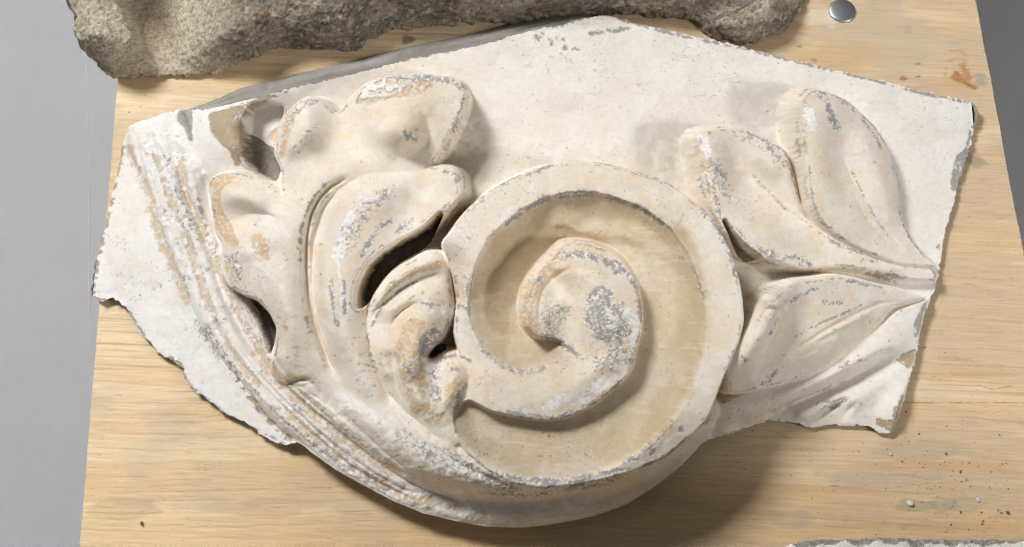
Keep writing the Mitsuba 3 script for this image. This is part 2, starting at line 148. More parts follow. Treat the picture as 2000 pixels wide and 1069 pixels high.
                                      (62.0, 86.4, 93.8), (80.1, 86.4, 93.8), (95.6, 82.5, 93.8), (116.5, 74.6, 93.8), (134.7, 63.9, 93.8), (151.6, 49.5, 93.8), (161.4, 34.0, 93.8), (170.6, 17.0, 93.8), (177.3, -6.8, 93.8),
                                      (181.0, -29.8, 93.8), (181.8, -53.5, 93.8), (178.2, -76.9, 93.8), (171.7, -99.5, 93.8), (164.2, -118.3, 93.8), (156.5, -133.0, 92.4), (146.9, -146.5, 92.4), (131.7, -162.8, 92.4),
                                      (118.2, -176.7, 91.0), (95.4, -190.5, 89.6), (73.2, -200.2, 89.6), (49.3, -205.5, 89.6), (23.3, -208.4, 89.6), (3.3, -204.6, 89.6), (-22.9, -189.6, 89.6), (-45.6, -171.7, 88.2),
                                      (-53.1, -153.7, 85.4), (-53.5, -143.5, 78.4), (-49.5, -136.3, 74.2), (-41.4, -129.0, 75.6), (-30.2, -136.5, 77.0), (-19.6, -141.9, 78.4), (-3.3, -145.3, 79.8), (16.7, -148.8, 79.8),
                                      (28.6, -150.2, 81.2), (47.6, -148.2, 81.2), (60.1, -143.2, 81.2), (75.0, -136.1, 81.2), (84.3, -128.0, 81.2), (99.6, -113.8, 81.2), (108.1, -106.7, 79.8), (115.2, -96.4, 79.8),
                                      (119.9, -71.4, 79.8), (124.9, -52.5, 79.8), (124.9, -30.1, 78.4), (122.2, -9.6, 77.0), (116.5, 5.2, 74.2), (106.6, 20.1, 71.4), (95.0, 29.0, 68.6), (79.6, 35.8, 65.8), (61.1, 39.3, 61.6),
                                      (45.9, 37.2, 57.4), (24.9, 12.5, 53.2), (15.2, -0.3, 53.2), (7.6, -16.9, 53.2), (5.5, -35.0, 53.2), (7.5, -55.0, 56.0), (17.3, -68.0, 64.4), (26.5, -69.3, 70.0), (39.6, -68.4, 77.0),
                                      (47.5, -72.1, 86.8)]},
              'curled_leaf': {'curves': [[(199.0, 138.6, 77.4), (201.7, 109.7, 73.5), (206.0, 81.2, 68.3)],
                                         [(224.6, 140.1, 63.1), (236.1, 115.4, 47.5), (254.0, 97.3, 43.6), (268.0, 84.5, 42.3), (284.0, 68.3, 39.7), (311.1, 42.3, 37.1), (335.8, 25.2, 35.8), (361.3, 11.0, 31.9),
                                          (391.9, 0.8, 29.3)],
                                         [(250.4, 134.1, 63.1), (270.6, 111.0, 57.9), (260.6, 116.9, 57.9)], [(226.6, 75.9, 59.2), (235.3, 53.0, 60.5), (255.0, 36.0, 57.9), (281.3, 24.9, 50.1)]],
                              'k': 5,
                              'outline': [(188.9, 152.6, 73.5), (191.2, 158.0, 73.5), (201.8, 160.4, 73.5), (214.0, 163.2, 69.6), (227.5, 163.5, 67.0), (239.4, 161.1, 67.0), (255.1, 153.4, 67.0), (268.3, 147.1, 64.4),
                                          (280.7, 139.5, 56.6), (288.1, 111.7, 48.8), (292.9, 79.6, 46.2), (306.4, 58.4, 41.0), (331.7, 36.6, 35.8), (362.4, 18.4, 30.6), (393.5, 7.1, 26.1), (432.7, 3.7, 18.5), (431.4, -7.7, 18.5),
                                          (392.7, -6.0, 24.2), (361.5, 2.5, 28.0), (329.8, 8.2, 33.2), (312.0, 5.9, 35.8), (291.4, 5.9, 43.6), (268.7, 9.7, 51.4), (254.3, 14.7, 54.0), (239.5, 20.3, 56.6), (225.4, 30.4, 59.2),
                                          (214.0, 42.7, 61.8), (206.2, 55.7, 64.4), (199.6, 72.6, 67.0), (194.2, 93.8, 69.6), (192.6, 116.3, 70.9), (189.7, 137.8, 73.5)],
                              'rnd': 1.8,
                              'sm': 6},
              'curled_leaf_001': {'curves': [[(308.1, 180.1, 78.7), (309.5, 150.8, 73.5), (311.6, 115.9, 69.6), (316.8, 87.3, 63.1)],
                                             [(336.8, 181.5, 68.3), (339.8, 135.3, 51.4), (346.3, 115.4, 47.5), (356.6, 90.9, 43.6), (369.5, 63.1, 39.7), (385.9, 40.8, 30.6), (404.9, 21.4, 24.2)],
                                             [(362.7, 146.7, 56.6), (374.2, 111.6, 50.1), (380.5, 82.6, 44.9), (388.8, 59.8, 34.5)], [(329.9, 64.7, 54.0), (351.3, 42.2, 42.3)]],
                                  'k': 5,
                                  'outline': [(307.5, 208.1, 77.4), (314.9, 208.8, 77.4), (330.4, 204.0, 72.2), (348.7, 197.0, 61.8), (364.8, 182.5, 51.4), (377.8, 170.0, 43.6), (386.3, 155.4, 38.4), (392.1, 142.9, 35.8),
                                              (395.7, 121.9, 34.5), (397.5, 99.9, 33.2), (397.2, 79.9, 30.6), (401.0, 59.0, 26.1), (408.4, 37.6, 23.2), (421.9, 19.7, 20.4), (433.2, 8.3, 18.5), (415.4, 8.2, 22.3),
                                              (394.2, 9.4, 26.1), (374.6, 16.2, 30.6), (352.8, 26.4, 34.5), (323.3, 43.9, 43.6), (309.4, 59.1, 51.4), (301.3, 75.9, 59.2), (299.0, 93.0, 64.4), (298.4, 112.9, 69.6),
                                              (295.4, 133.2, 72.2), (293.7, 152.5, 74.8), (294.1, 177.9, 77.4), (297.7, 197.8, 77.4)],
                                  'rnd': 1.8,
                                  'sm': 8},
              'curled_leaf_002': {'curves': [[(244.0, -39.0, 103.6), (254.3, -27.6, 96.9), (227.9, -63.5, 103.6), (216.0, -89.8, 92.8)], [(268.4, -42.3, 64.5), (262.0, -65.4, 63.1), (278.5, -24.9, 69.8)],
                                             [(300.5, -25.0, 60.4), (300.3, -52.5, 51.0), (276.2, -84.2, 59.0), (244.6, -99.6, 64.5)], [(321.7, -36.2, 51.0), (355.9, -31.0, 37.5), (326.6, -63.7, 41.5), (299.1, -85.1, 44.2)],
                                             [(228.8, -112.5, 65.8), (244.4, -83.4, 71.2)]],
                                  'k': 26,
                                  'outline': [(212.7, -73.0, 90.1), (220.3, -60.3, 92.8), (228.6, -47.2, 94.2), (239.2, -30.9, 92.8), (250.1, -22.4, 90.1), (263.4, -11.7, 83.3), (277.1, -6.3, 73.9), (300.1, -3.6, 65.8),
                                              (320.8, -0.3, 57.7), (342.8, -4.2, 46.9), (358.7, -8.7, 38.8), (385.5, -15.5, 28.0), (421.0, -26.9, 16.6), (383.3, -36.9, 22.3), (373.4, -48.5, 22.3), (360.8, -62.3, 22.3),
                                              (345.1, -77.7, 22.3), (322.7, -94.3, 25.1), (307.1, -104.3, 28.0), (284.3, -111.4, 33.4), (261.4, -117.1, 41.5), (246.3, -120.8, 46.9), (223.4, -126.3, 55.0), (203.1, -127.7, 63.1),
                                              (201.8, -99.3, 82.0), (207.4, -83.1, 86.1)],
                                  'rnd': 3.5,
                                  'sm': 4},
              'fluted_stem': {'curves': [[(-398.9, 161.5, 21.8), (-389.2, 143.0, 22.9), (-377.8, 110.7, 23.7), (-366.4, 80.3, 23.7), (-351.0, 45.7, 23.7), (-340.6, 23.1, 23.7), (-330.0, -3.1, 23.7), (-316.8, -36.8, 23.7),
                                          (-305.7, -59.0, 24.1), (-291.0, -81.9, 24.7), (-274.2, -102.4, 25.2), (-252.2, -127.9, 25.8), (-225.3, -155.1, 26.9), (-201.8, -174.7, 27.9), (-176.0, -194.4, 29.5),
                                          (-145.8, -213.0, 30.5), (-112.2, -227.9, 31.4), (-84.9, -238.3, 31.5), (-57.3, -245.7, 31.5)],
                                         [(-363.2, 142.9, 23.7), (-347.2, 96.9, 23.7), (-332.4, 67.3, 23.9), (-311.8, 29.4, 24.5), (-302.3, -3.1, 25.1), (-290.8, -36.8, 25.6), (-278.5, -61.6, 26.2), (-262.4, -86.1, 27.3),
                                          (-240.1, -110.0, 30.4), (-212.5, -136.7, 33.7), (-189.2, -156.6, 37.1), (-166.0, -176.5, 37.9), (-139.9, -195.8, 37.7), (-112.3, -214.3, 35.1), (-85.1, -227.7, 32.1),
                                          (-48.3, -238.7, 28.7)],
                                         [(-345.2, 151.3, 25.6), (-332.9, 108.8, 25.6), (-322.5, 73.7, 25.7), (-299.6, 24.8, 26.2), (-286.2, -6.0, 26.9), (-261.7, -43.4, 27.8), (-245.2, -72.4, 29.8), (-236.4, -91.1, 32.8),
                                          (-218.8, -113.2, 37.2), (-197.2, -127.4, 43.3), (-175.2, -142.6, 47.3), (-153.5, -160.7, 50.4), (-132.3, -179.9, 51.1), (-111.5, -196.5, 51.1), (-88.7, -211.3, 48.4),
                                          (-63.7, -222.1, 45.5)],
                                         [(-186.4, -119.3, 46.2), (-168.5, -138.9, 47.6), (-149.2, -159.7, 50.4), (-132.3, -176.6, 53.2), (-116.8, -189.0, 54.6), (-100.1, -203.1, 53.2), (-77.6, -216.1, 49.0),
                                          (-50.3, -227.2, 44.8), (-16.7, -233.3, 43.4), (23.8, -229.2, 50.4), (71.4, -219.5, 56.0)],
                                         [(-160.5, -131.0, 60.2), (-138.7, -151.9, 65.8), (-115.9, -171.3, 71.4), (-96.6, -186.8, 74.2), (-69.3, -201.3, 75.6), (-42.7, -211.1, 75.6), (-3.3, -218.8, 75.6), (28.2, -220.2, 72.8),
                                          (70.3, -214.0, 78.4)],
                                         [(-23.5, -246.1, 37.8), (23.9, -243.4, 39.2), (72.0, -234.5, 39.2), (120.6, -217.2, 39.2), (160.5, -190.7, 37.8), (181.9, -170.2, 30.8)],
                                         [(-48.0, -249.5, 32.2), (0.0, -254.9, 32.2), (50.9, -250.5, 32.2), (105.2, -233.7, 32.2), (158.5, -197.1, 32.2)],
                                         [(0.0, -238.5, 39.2), (38.3, -236.5, 42.0), (86.0, -225.7, 47.6), (124.4, -208.6, 53.2)], [(118.0, -202.7, 72.8), (146.9, -187.5, 72.8), (174.6, -163.5, 70.0)]],
                              'k': 3,
                              'outline': [(-409.3, 164.6, 16.6), (-402.9, 140.1, 14.7), (-391.7, 119.9, 14.7), (-379.5, 96.4, 13.8), (-372.7, 75.5, 13.8), (-363.2, 48.9, 13.8), (-351.1, 19.8, 13.8), (-337.2, -8.9, 12.8),
                                          (-323.5, -36.0, 12.8), (-312.2, -59.4, 12.8), (-290.2, -93.6, 11.8), (-270.0, -114.8, 10.9), (-243.7, -150.7, 9.0), (-225.9, -170.2, 8.6), (-209.9, -180.2, 8.2), (-191.6, -189.4, 25.0),
                                          (-168.2, -205.7, 25.0), (-140.2, -221.4, 25.0), (-112.5, -236.4, 25.0), (-85.0, -247.8, 25.0), (-57.4, -254.7, 25.0), (-23.6, -261.1, 25.0), (10.1, -262.1, 25.0), (51.1, -256.7, 25.0),
                                          (78.2, -250.3, 25.0), (105.6, -240.9, 25.0), (133.3, -223.9, 25.0), (159.0, -204.2, 25.0), (176.5, -186.9, 25.0), (189.6, -177.1, 8.2), (187.8, -144.5, 78.4), (169.6, -161.5, 86.8),
                                          (141.8, -184.0, 91.0), (108.0, -197.9, 92.4), (72.8, -208.5, 92.4), (49.1, -212.3, 92.4), (23.2, -213.7, 92.4), (0.0, -209.6, 91.0), (-25.7, -195.6, 88.2), (-47.1, -178.4, 85.4),
                                          (-71.3, -164.5, 78.4), (-95.9, -147.6, 72.8), (-117.7, -127.8, 67.2), (-121.2, -130.6, 64.4), (-138.3, -136.0, 61.6), (-161.6, -126.5, 53.2), (-182.2, -113.7, 50.4),
                                          (-202.6, -108.7, 47.6), (-224.4, -120.1, 36.4), (-234.1, -89.0, 32.2), (-248.1, -64.2, 30.8), (-266.1, -31.2, 28.0), (-288.3, -8.8, 28.0), (-298.7, 19.6, 26.1), (-309.3, 54.3, 26.1),
                                          (-317.4, 89.6, 26.1), (-326.8, 125.6, 26.1), (-336.6, 156.2, 25.1), (-343.8, 174.9, 24.2), (-350.5, 190.1, 22.3), (-381.1, 181.8, 18.5), (-401.7, 175.8, 16.6)],
                              'rnd': 2,
                              'sm': 3},
              'leaf_stalk': {'curves': [[(208.3, -152.6, 26.1), (222.3, -143.9, 34.5), (252.3, -135.9, 35.8), (290.5, -119.2, 34.5), (335.2, -94.4, 31.9), (381.3, -76.5, 24.2)],
                                        [(251.4, -154.7, 6.6), (267.0, -146.7, 6.6), (287.9, -137.1, 6.6), (309.8, -129.1, 6.6), (339.5, -114.0, 6.6), (376.7, -94.9, 7.8)],
                                        [(280.4, -152.4, 12.8), (310.9, -137.8, 16.6), (342.3, -122.9, 16.6), (380.3, -106.0, 12.8)], [(301.7, -156.3, 5.8), (322.9, -141.4, 6.6), (333.7, -129.0, 25.0)],
                                        [(346.1, -151.6, 10.9), (368.3, -130.3, 10.9)], [(220.2, -165.0, 9.0)]],
                             'k': 2,
                             'outline': [(198.4, -139.0, 30.6), (226.9, -129.4, 33.2), (249.1, -123.3, 30.6), (285.7, -113.0, 26.1), (322.8, -95.5, 24.2), (360.6, -64.5, 22.3), (385.3, -42.6, 18.5), (422.4, -28.6, 14.7),
                                         (414.8, -42.2, 12.8), (406.2, -68.8, 12.8), (399.6, -96.9, 10.9), (394.1, -110.6, 9.0), (377.1, -143.3, 25.0), (371.1, -172.8, 5.0), (355.1, -167.5, 5.0), (335.6, -161.7, 5.0),
                                         (312.0, -160.7, 5.0), (293.1, -165.4, 5.0), (272.4, -159.6, 5.0), (250.8, -157.9, 5.8), (229.1, -165.2, 6.6), (209.0, -168.8, 25.0), (194.7, -176.0, 8.2)],
                             'rnd': 0,
                             'sm': 4},
              'slab': {'curves': [[(-364.3, -8.9, 12.8), (-410.2, 31.4, 12.8), (-303.8, -119.7, 9.9), (-389.7, -20.2, 10.9), (0.0, 231.3, 26.1), (0.0, 269.3, 29.4), (276.1, 232.9, 16.6), (111.2, 277.1, 23.2), (164.1, 200.7, 18.5),
                                   (460.2, 139.2, 10.9), (135.7, 169.4, 18.5), (383.2, 200.8, 17.5), (423.2, 49.0, 10.9), (240.4, 2.6, 10.9), (354.7, -125.3, 6.6), (-191.2, 224.4, 29.4), (-303.2, 160.1, 44.8),
                                   (-282.1, 177.7, 50.4), (-289.7, 129.7, 47.6), (-277.2, 147.4, 50.4), (-325.7, 162.0, 28.0), (-320.4, 125.6, 26.1), (-266.9, 158.0, 9.0), (-80.9, 138.7, 16.6), (-26.9, 126.5, 16.6),
                                   (-239.8, 211.9, 28.0), (272.1, 169.8, 14.7), (177.6, 126.6, 14.7)]],
                       'outline': [(-410.5, 166.1, 14.7), (-401.7, 175.8, 16.6), (-387.0, 180.8, 16.6), (-357.4, 191.5, 16.6), (-331.2, 191.5, 16.6), (-310.2, 194.9, 24.2), (-287.2, 201.1, 24.2), (-263.5, 206.5, 30.8),
                                   (-236.9, 215.3, 30.8), (-218.1, 220.4, 30.8), (-191.2, 228.6, 30.8), (-157.7, 236.9, 30.8), (-130.1, 246.5, 30.8), (-112.1, 251.6, 30.8), (-81.5, 259.4, 30.8), (-50.2, 265.8, 30.8),
                                   (-19.3, 273.0, 30.8), (3.9, 283.4, 30.8), (27.7, 290.6, 30.8), (55.6, 297.2, 30.8), (77.9, 303.7, 30.8), (96.9, 309.8, 24.2), (116.6, 309.2, 14.7), (138.3, 299.9, 14.7), (169.4, 291.9, 14.7),
                                   (200.9, 283.3, 14.7), (239.6, 273.5, 14.7), (277.9, 263.0, 14.7), (305.7, 255.2, 14.7), (339.3, 244.8, 14.7), (369.5, 235.1, 14.7), (399.8, 228.0, 14.7), (429.6, 217.8, 14.7),
                                   (460.1, 210.1, 14.7), (488.4, 203.1, 14.7), (494.7, 200.6, 14.7), (499.5, 195.8, 8.2), (498.0, 183.2, 8.2), (492.4, 169.3, 8.2), (487.5, 151.9, 8.2), (483.6, 142.0, 8.2), (475.4, 118.7, 8.2),
                                   (465.5, 95.0, 8.2), (458.3, 74.6, 8.2), (449.9, 52.7, 8.2), (443.5, 29.8, 8.2), (438.1, 10.1, 8.2), (436.5, 0.3, 8.2), (431.0, -15.7, 8.2), (424.8, -26.5, 7.6), (416.3, -42.3, 7.6),
                                   (413.0, -53.5, 7.6), (407.7, -69.1, 7.6), (404.6, -82.9, 7.6), (400.5, -97.1, 7.6), (394.5, -110.7, 7.6), (391.4, -121.0, 7.6), (382.5, -145.3, 5.0), (375.7, -161.7, 5.0), (371.1, -172.8, 5.0),
                                   (362.8, -171.2, 5.0), (355.1, -167.5, 5.0), (348.4, -163.8, 5.0), (335.6, -161.7, 5.0), (328.3, -163.8, 5.0), (312.0, -160.7, 5.0), (298.5, -165.9, 5.0), (293.1, -165.4, 5.0),
                                   (272.4, -159.6, 5.0), (251.4, -158.0, 5.0), (229.3, -165.4, 5.0), (211.9, -171.2, 5.0), (193.6, -176.4, 5.0), (185.8, -177.1, 25.0), (176.5, -186.9, 25.0), (159.0, -204.2, 25.0),
                                   (133.3, -223.9, 25.0), (105.6, -240.9, 25.0), (78.2, -250.3, 25.0), (51.1, -256.7, 25.0), (24.1, -260.6, 25.0), (10.1, -262.1, 25.0), (-23.6, -261.1, 25.0), (-57.4, -254.7, 25.0),
                                   (-85.0, -247.8, 25.0), (-112.5, -236.4, 25.0), (-140.2, -221.4, 25.0), (-168.2, -205.7, 25.0), (-191.6, -189.4, 25.0), (-204.4, -180.2, 25.0), (-211.8, -180.1, 9.0), (-220.6, -183.8, 9.0),
                                   (-234.9, -178.0, 9.0), (-264.1, -159.2, 9.0), (-286.0, -148.6, 9.0), (-293.8, -139.6, 9.0), (-309.2, -130.0, 9.0), (-325.7, -114.4, 9.0), (-327.8, -102.5, 9.0), (-341.9, -93.2, 9.0),
                                   (-352.4, -89.4, 9.0), (-360.7, -78.4, 9.0), (-375.0, -62.9, 9.0), (-382.3, -51.8, 9.0), (-389.3, -39.5, 9.0), (-400.1, -29.9, 9.0), (-406.5, -28.2, 9.0), (-416.0, -31.6, 9.0),
                                   (-427.6, -25.4, 9.0), (-428.5, -12.3, 9.0), (-426.9, 10.1, 9.0), (-423.3, 35.0, 9.0), (-420.0, 72.8, 9.0), (-417.2, 101.6, 9.0), (-414.5, 132.1, 9.0), (-413.4, 153.0, 9.0)]},
              'volute': {'curves': [[(40.3, 101.9, 99.4), (80.7, 103.6, 99.4), (120.6, 91.7, 99.4), (159.7, 67.0, 99.4), (185.5, 34.9, 99.4), (199.7, -3.0, 99.4), (201.4, -42.8, 99.4), (193.9, -81.7, 99.4), (175.1, -122.3, 99.4),
                                     (149.9, -157.0, 99.4), (111.6, -183.9, 99.4), (0.0, 82.1, 99.4), (-29.8, 51.5, 99.4), (-46.9, 24.0, 99.4)],
                                    [(-43.9, 3.5, 92.4), (-42.2, -13.8, 93.8), (-41.3, -48.8, 92.4), (-30.4, -70.8, 92.4), (-23.6, -85.2, 92.4), (-10.1, -94.0, 92.4), (10.0, -102.6, 93.8), (30.1, -98.4, 95.2)],
                                    [(-33.5, -113.1, 89.6), (0.0, -122.8, 93.8), (28.4, -127.6, 96.6), (61.5, -117.0, 102.2), (88.0, -86.4, 106.4), (102.8, -55.4, 110.6)], [(72.6, -13.6, 110.6)], [(48.2, -34.7, 109.2)],
                                    [(76.4, -55.4, 112.0)],
                                    [(5.3, -33.8, 100.8), (12.2, -8.4, 102.2), (24.0, 9.3, 103.6), (46.7, 22.8, 105.0), (77.0, 21.7, 106.4), (101.3, 10.9, 105.0), (118.8, -11.6, 103.6), (122.9, -51.6, 102.2), (113.5, -95.0, 99.4),
                                     (83.4, -126.6, 96.6), (47.2, -146.8, 93.8), (0.0, -144.0, 92.4)],
                                    [(14.4, -47.8, 106.4), (14.0, -32.1, 107.8), (18.0, -11.0, 107.8), (30.2, 2.3, 109.2), (53.6, 10.9, 110.6), (82.8, 8.7, 110.6)]],
                         'k': 13,
                         'outline': [(-68.8, 32.8, 98.0), (-59.1, 44.9, 98.0), (-52.3, 57.1, 98.0), (-45.5, 66.5, 98.0), (-34.6, 77.7, 98.0), (-20.6, 90.1, 98.0), (-3.5, 101.5, 98.0), (13.1, 110.0, 98.0), (31.9, 117.5, 98.0),
                                     (53.8, 121.5, 98.0), (68.0, 122.1, 98.0), (82.2, 121.5, 98.0), (93.8, 119.2, 98.0), (110.4, 115.2, 98.0), (127.4, 109.4, 98.0), (145.3, 103.2, 98.0), (160.6, 93.5, 98.0), (174.1, 82.2, 98.0),
                                     (186.6, 71.5, 98.0), (196.8, 57.1, 98.0), (204.4, 41.6, 98.0), (211.8, 23.5, 98.0), (217.3, -0.3, 98.0), (219.8, -22.3, 98.0), (220.6, -41.3, 98.0), (219.4, -53.3, 98.0), (214.0, -69.4, 98.0),
                                     (206.9, -84.4, 98.0), (200.3, -99.7, 98.0), (193.7, -114.9, 98.0), (188.1, -129.9, 98.0), (181.6, -145.2, 95.2), (168.8, -160.2, 93.8), (141.5, -183.7, 93.8), (107.9, -197.7, 93.8),
                                     (72.8, -207.8, 93.8), (49.1, -211.6, 93.8), (23.2, -213.3, 92.4), (0.0, -208.7, 91.0), (-25.7, -194.4, 89.6), (-47.0, -175.1, 88.2), (-54.8, -155.9, 88.2), (-55.1, -142.6, 86.8),
                                     (-49.1, -133.7, 85.4), (-41.1, -127.2, 84.0), (-45.8, -108.6, 81.2), (-48.6, -88.2, 78.4), (-56.4, -62.1, 75.6), (-53.0, -30.2, 74.2), (-57.4, -3.1, 74.2), (-64.1, 18.9, 77.0)],
                         'rnd': 1.2,
                         'sm': 12}},
 'holes': [([(-278.4, 195.0, 28.0), (-260.9, 201.2, 28.0), (-243.6, 197.7, 26.1), (-245.1, 183.1, 18.5), (-251.4, 166.8, 13.8), (-253.6, 137.6, 9.0), (-243.3, 120.4, 9.0), (-245.1, 105.8, 9.0), (-252.6, 104.6, 9.0),
             (-265.9, 116.4, 13.8), (-276.1, 128.1, 18.5), (-278.5, 144.2, 23.2), (-279.3, 168.2, 28.0)],
            3.0, 22),
           ([(-266.5, -25.9, 9.0), (-260.6, -28.2, 9.0), (-245.1, -44.0, 9.0), (-236.8, -59.6, 9.0), (-237.4, -75.1, 9.0), (-238.2, -89.1, 13.8), (-244.2, -68.8, 13.8), (-254.5, -43.8, 13.8)], 3.0, 22),
           ([(-69.7, 66.8, 9.0), (-81.1, 53.2, 9.0), (-95.7, 42.0, 9.0), (-110.3, 33.9, 9.0), (-127.8, 20.5, 9.0), (-138.9, 7.8, 9.0), (-145.6, -8.3, 9.0), (-148.3, -18.6, 9.0), (-148.1, -37.2, 9.0), (-142.2, -31.4, 18.5),
             (-136.6, -14.5, 18.5), (-129.2, -3.7, 18.5), (-114.7, 12.9, 18.5), (-100.3, 22.1, 18.5), (-85.9, 32.5, 18.5), (-77.9, 47.6, 18.5)],
            3.0, 22),
           ([(-81.6, -89.3, 28.0), (-78.1, -91.4, 28.0), (-71.6, -86.0, 28.0), (-63.1, -80.6, 28.0), (-69.8, -74.1, 28.0), (-76.7, -81.7, 28.0)], 18.5, 22),
           ([(211.1, 60.5, 18.5), (220.7, 42.9, 18.5), (232.9, 28.4, 18.5), (250.4, 15.7, 18.5), (239.7, 11.1, 18.5), (229.8, 19.8, 18.5), (220.3, 37.1, 18.5)], 10.9, 22)],
 'hollow': (-391.0, 295.0),
 'knot': [([(476.7, 251.9), (473.9, 242.1), (471.6, 232.3), (474.9, 227.1), (471.1, 222.6)], 1.0, (0.4, 0.22, 0.11), 0.5), ([(476.0, 255.2), (483.0, 257.8), (494.2, 257.8), (499.4, 253.9)], 2.2, (0.46, 0.27, 0.14), 0.45),
          ([(484.5, 242.1), (487.2, 236.9), (490.9, 230.4), (497.0, 225.2), (503.7, 221.3)], 3.5, (0.38, 0.17, 0.07), 0.9),
          ([(493.3, 249.9), (495.1, 242.1), (498.7, 234.3), (492.2, 231.7), (485.7, 233.0), (481.3, 234.3)], 5, (0.45, 0.22, 0.09), 0.8), ([(481.5, 235.6), (484.4, 231.7), (490.8, 229.1)], 4, (0.42, 0.2, 0.08), 0.7),
          ([(481.4, 268.4), (490.0, 269.7), (498.0, 265.7)], 2.5, (0.5, 0.3, 0.15), 0.5), ([(253.4, -142.0), (354.9, -141.0), (431.1, -139.9), (507.1, -140.4)], 1.0, (0.4, 0.24, 0.1), 0.75),
          ([(463.7, -122.1), (478.5, -126.5), (496.8, -122.7)], 1.0, (0.4, 0.24, 0.1), 0.7), ([(436.5, -48.7), (467.5, -49.9), (518.9, -54.4)], 1.2, (0.5, 0.32, 0.14), 0.5),
          ([(414.2, -62.7), (465.7, -64.4), (517.3, -65.5)], 1.2, (0.5, 0.32, 0.14), 0.5), ([(436.5, -3.2), (473.1, -4.9), (504.2, -7.8)], 1.2, (0.5, 0.32, 0.14), 0.5),
          ([(307.2, -225.3), (322.0, -225.8)], 0.8, (0.2, 0.14, 0.1), 0.7)],
 'ledge': [(-427.5, 381.2), (-422.7, 330.4), (-406.2, 293.7), (-399.9, 269.7), (-388.3, 249.0), (-372.7, 234.6)],
 'soften': [(-168.4, -118.5, 26, 6), (-125.9, -135.7, 18, 4), (-150.7, -136.3, 26, 5), (-47.2, -173.7, 13, 3)],
 'stone': {'outline': [(-483.6, 327.3, 6), (-472.4, 303.7, 6), (-469.2, 290.4, 6), (-465.4, 277.1, 6), (-453.5, 260.7, 6), (-446.4, 247.6, 6), (-439.6, 235.9, 6), (-422.8, 234.6, 6), (-395.1, 236.5, 6), (-364.8, 239.1, 6),
                       (-347.8, 235.9, 6), (-334.0, 237.8, 6), (-312.1, 242.4, 6), (-290.7, 255.4, 6), (-274.8, 267.2, 6), (-268.0, 275.1, 6), (-247.1, 273.8, 6), (-224.5, 271.2, 6), (-202.0, 269.9, 6), (-181.8, 270.5, 6),
                       (-161.8, 275.8, 6), (-148.3, 289.1, 6), (-131.0, 294.4, 6), (-115.3, 298.4, 6), (-99.5, 301.7, 6), (-75.2, 303.7, 6), (-54.9, 306.4, 6), (-27.7, 305.1, 6), (-4.0, 305.1, 6), (51.0, 310.4, 6),
                       (107.8, 315.8, 6), (139.6, 315.2, 6), (184.3, 314.5, 6), (203.2, 305.8, 6), (218.2, 290.4, 6), (237.8, 277.8, 6), (251.7, 275.8, 6), (274.7, 283.1, 6), (281.3, 289.1, 6), (297.3, 291.7, 6),
                       (311.4, 307.1, 6), (326.5, 334.1, 6), (339.6, 375.3, 6), (329.4, 467.4, 6), (0.0, 489.2, 6), (-295.6, 489.2, 6), (-500.8, 474.6, 6), (-508.1, 389.2, 6)],
           'pts': [(-460.0, 308.5, 30), (-448.0, 275.7, 30), (-433.8, 245.2, 20), (-443.6, 312.9, 40), (-432.5, 286.7, 40), (-421.1, 256.3, 30), (-434.8, 361.1, 60), (-404.7, 247.1, 16), (-417.1, 331.3, 18), (-405.8, 298.7, 14),
                   (-394.2, 271.7, 10), (-398.9, 371.6, 20), (-396.0, 325.5, 14), (-383.6, 299.8, 9), (-380.9, 256.4, 8), (-370.7, 331.8, 16), (-369.4, 272.8, 11), (-351.8, 309.0, 28), (-339.5, 332.3, 42), (-366.8, 367.9, 34),
                   (-361.8, 253.0, 12), (-341.1, 249.1, 16), (-345.2, 275.3, 32), (-329.9, 262.0, 34), (-316.8, 284.3, 52), (-309.1, 257.0, 26), (-299.3, 307.1, 66), (-283.9, 272.2, 48), (-272.0, 295.1, 62), (-263.3, 285.5, 46),
                   (-243.1, 287.6, 36), (-220.4, 286.7, 40), (-192.6, 286.3, 42), (-218.7, 308.4, 60), (-261.3, 319.1, 70), (-217.9, 331.2, 74), (-171.1, 293.2, 40), (-164.5, 315.4, 58), (-163.9, 332.2, 70), (-110.9, 312.9, 40),
                   (-110.0, 328.5, 58), (-55.5, 319.1, 42), (-55.0, 334.6, 60), (0.0, 319.1, 42), (0.0, 334.6, 60), (55.5, 325.2, 44), (55.0, 340.7, 62), (111.2, 329.0, 42), (110.4, 347.8, 60), (167.1, 326.6, 38),
                   (195.2, 320.9, 34), (189.8, 339.5, 40), (212.5, 325.9, 12), (223.9, 316.7, 8), (227.7, 298.2, 32), (248.8, 290.8, 36), (248.0, 315.0, 16), (245.4, 334.6, 4), (262.1, 334.1, 6), (245.3, 359.4, 14),
                   (271.6, 300.6, 36), (272.6, 326.2, 40), (296.0, 315.2, 30), (291.1, 340.4, 36), (-214.0, 384.0, 120), (0.0, 384.0, 120), (224.7, 403.3, 54), (-411.8, 406.1, 90)]},
 'strokes': [([(-164.5, 105.7, 72.8), (-180.9, 96.1, 70.0), (-191.9, 82.4, 67.2), (-200.0, 63.1, 64.4), (-203.5, 40.4, 63.0), (-203.0, 8.0, 61.6), (-200.2, -23.4, 61.6), (-192.7, -55.3, 60.2), (-184.4, -76.8, 58.8),
               (-177.0, -95.8, 58.8), (-165.4, -113.0, 58.8)],
              9, 2.3),
             ([(237.2, 112.3, 56.0), (252.8, 96.9, 50.1), (267.0, 83.6, 47.5), (283.2, 68.1, 43.6), (306.0, 46.9, 38.4)], 1.6, 1.6),
             ([(338.6, 134.8, 56.6), (344.7, 114.8, 54.0), (355.2, 90.5, 48.8), (369.2, 63.0, 41.0), (385.5, 40.8, 31.9), (404.6, 21.4, 25.1)], 1.8, 1.4),
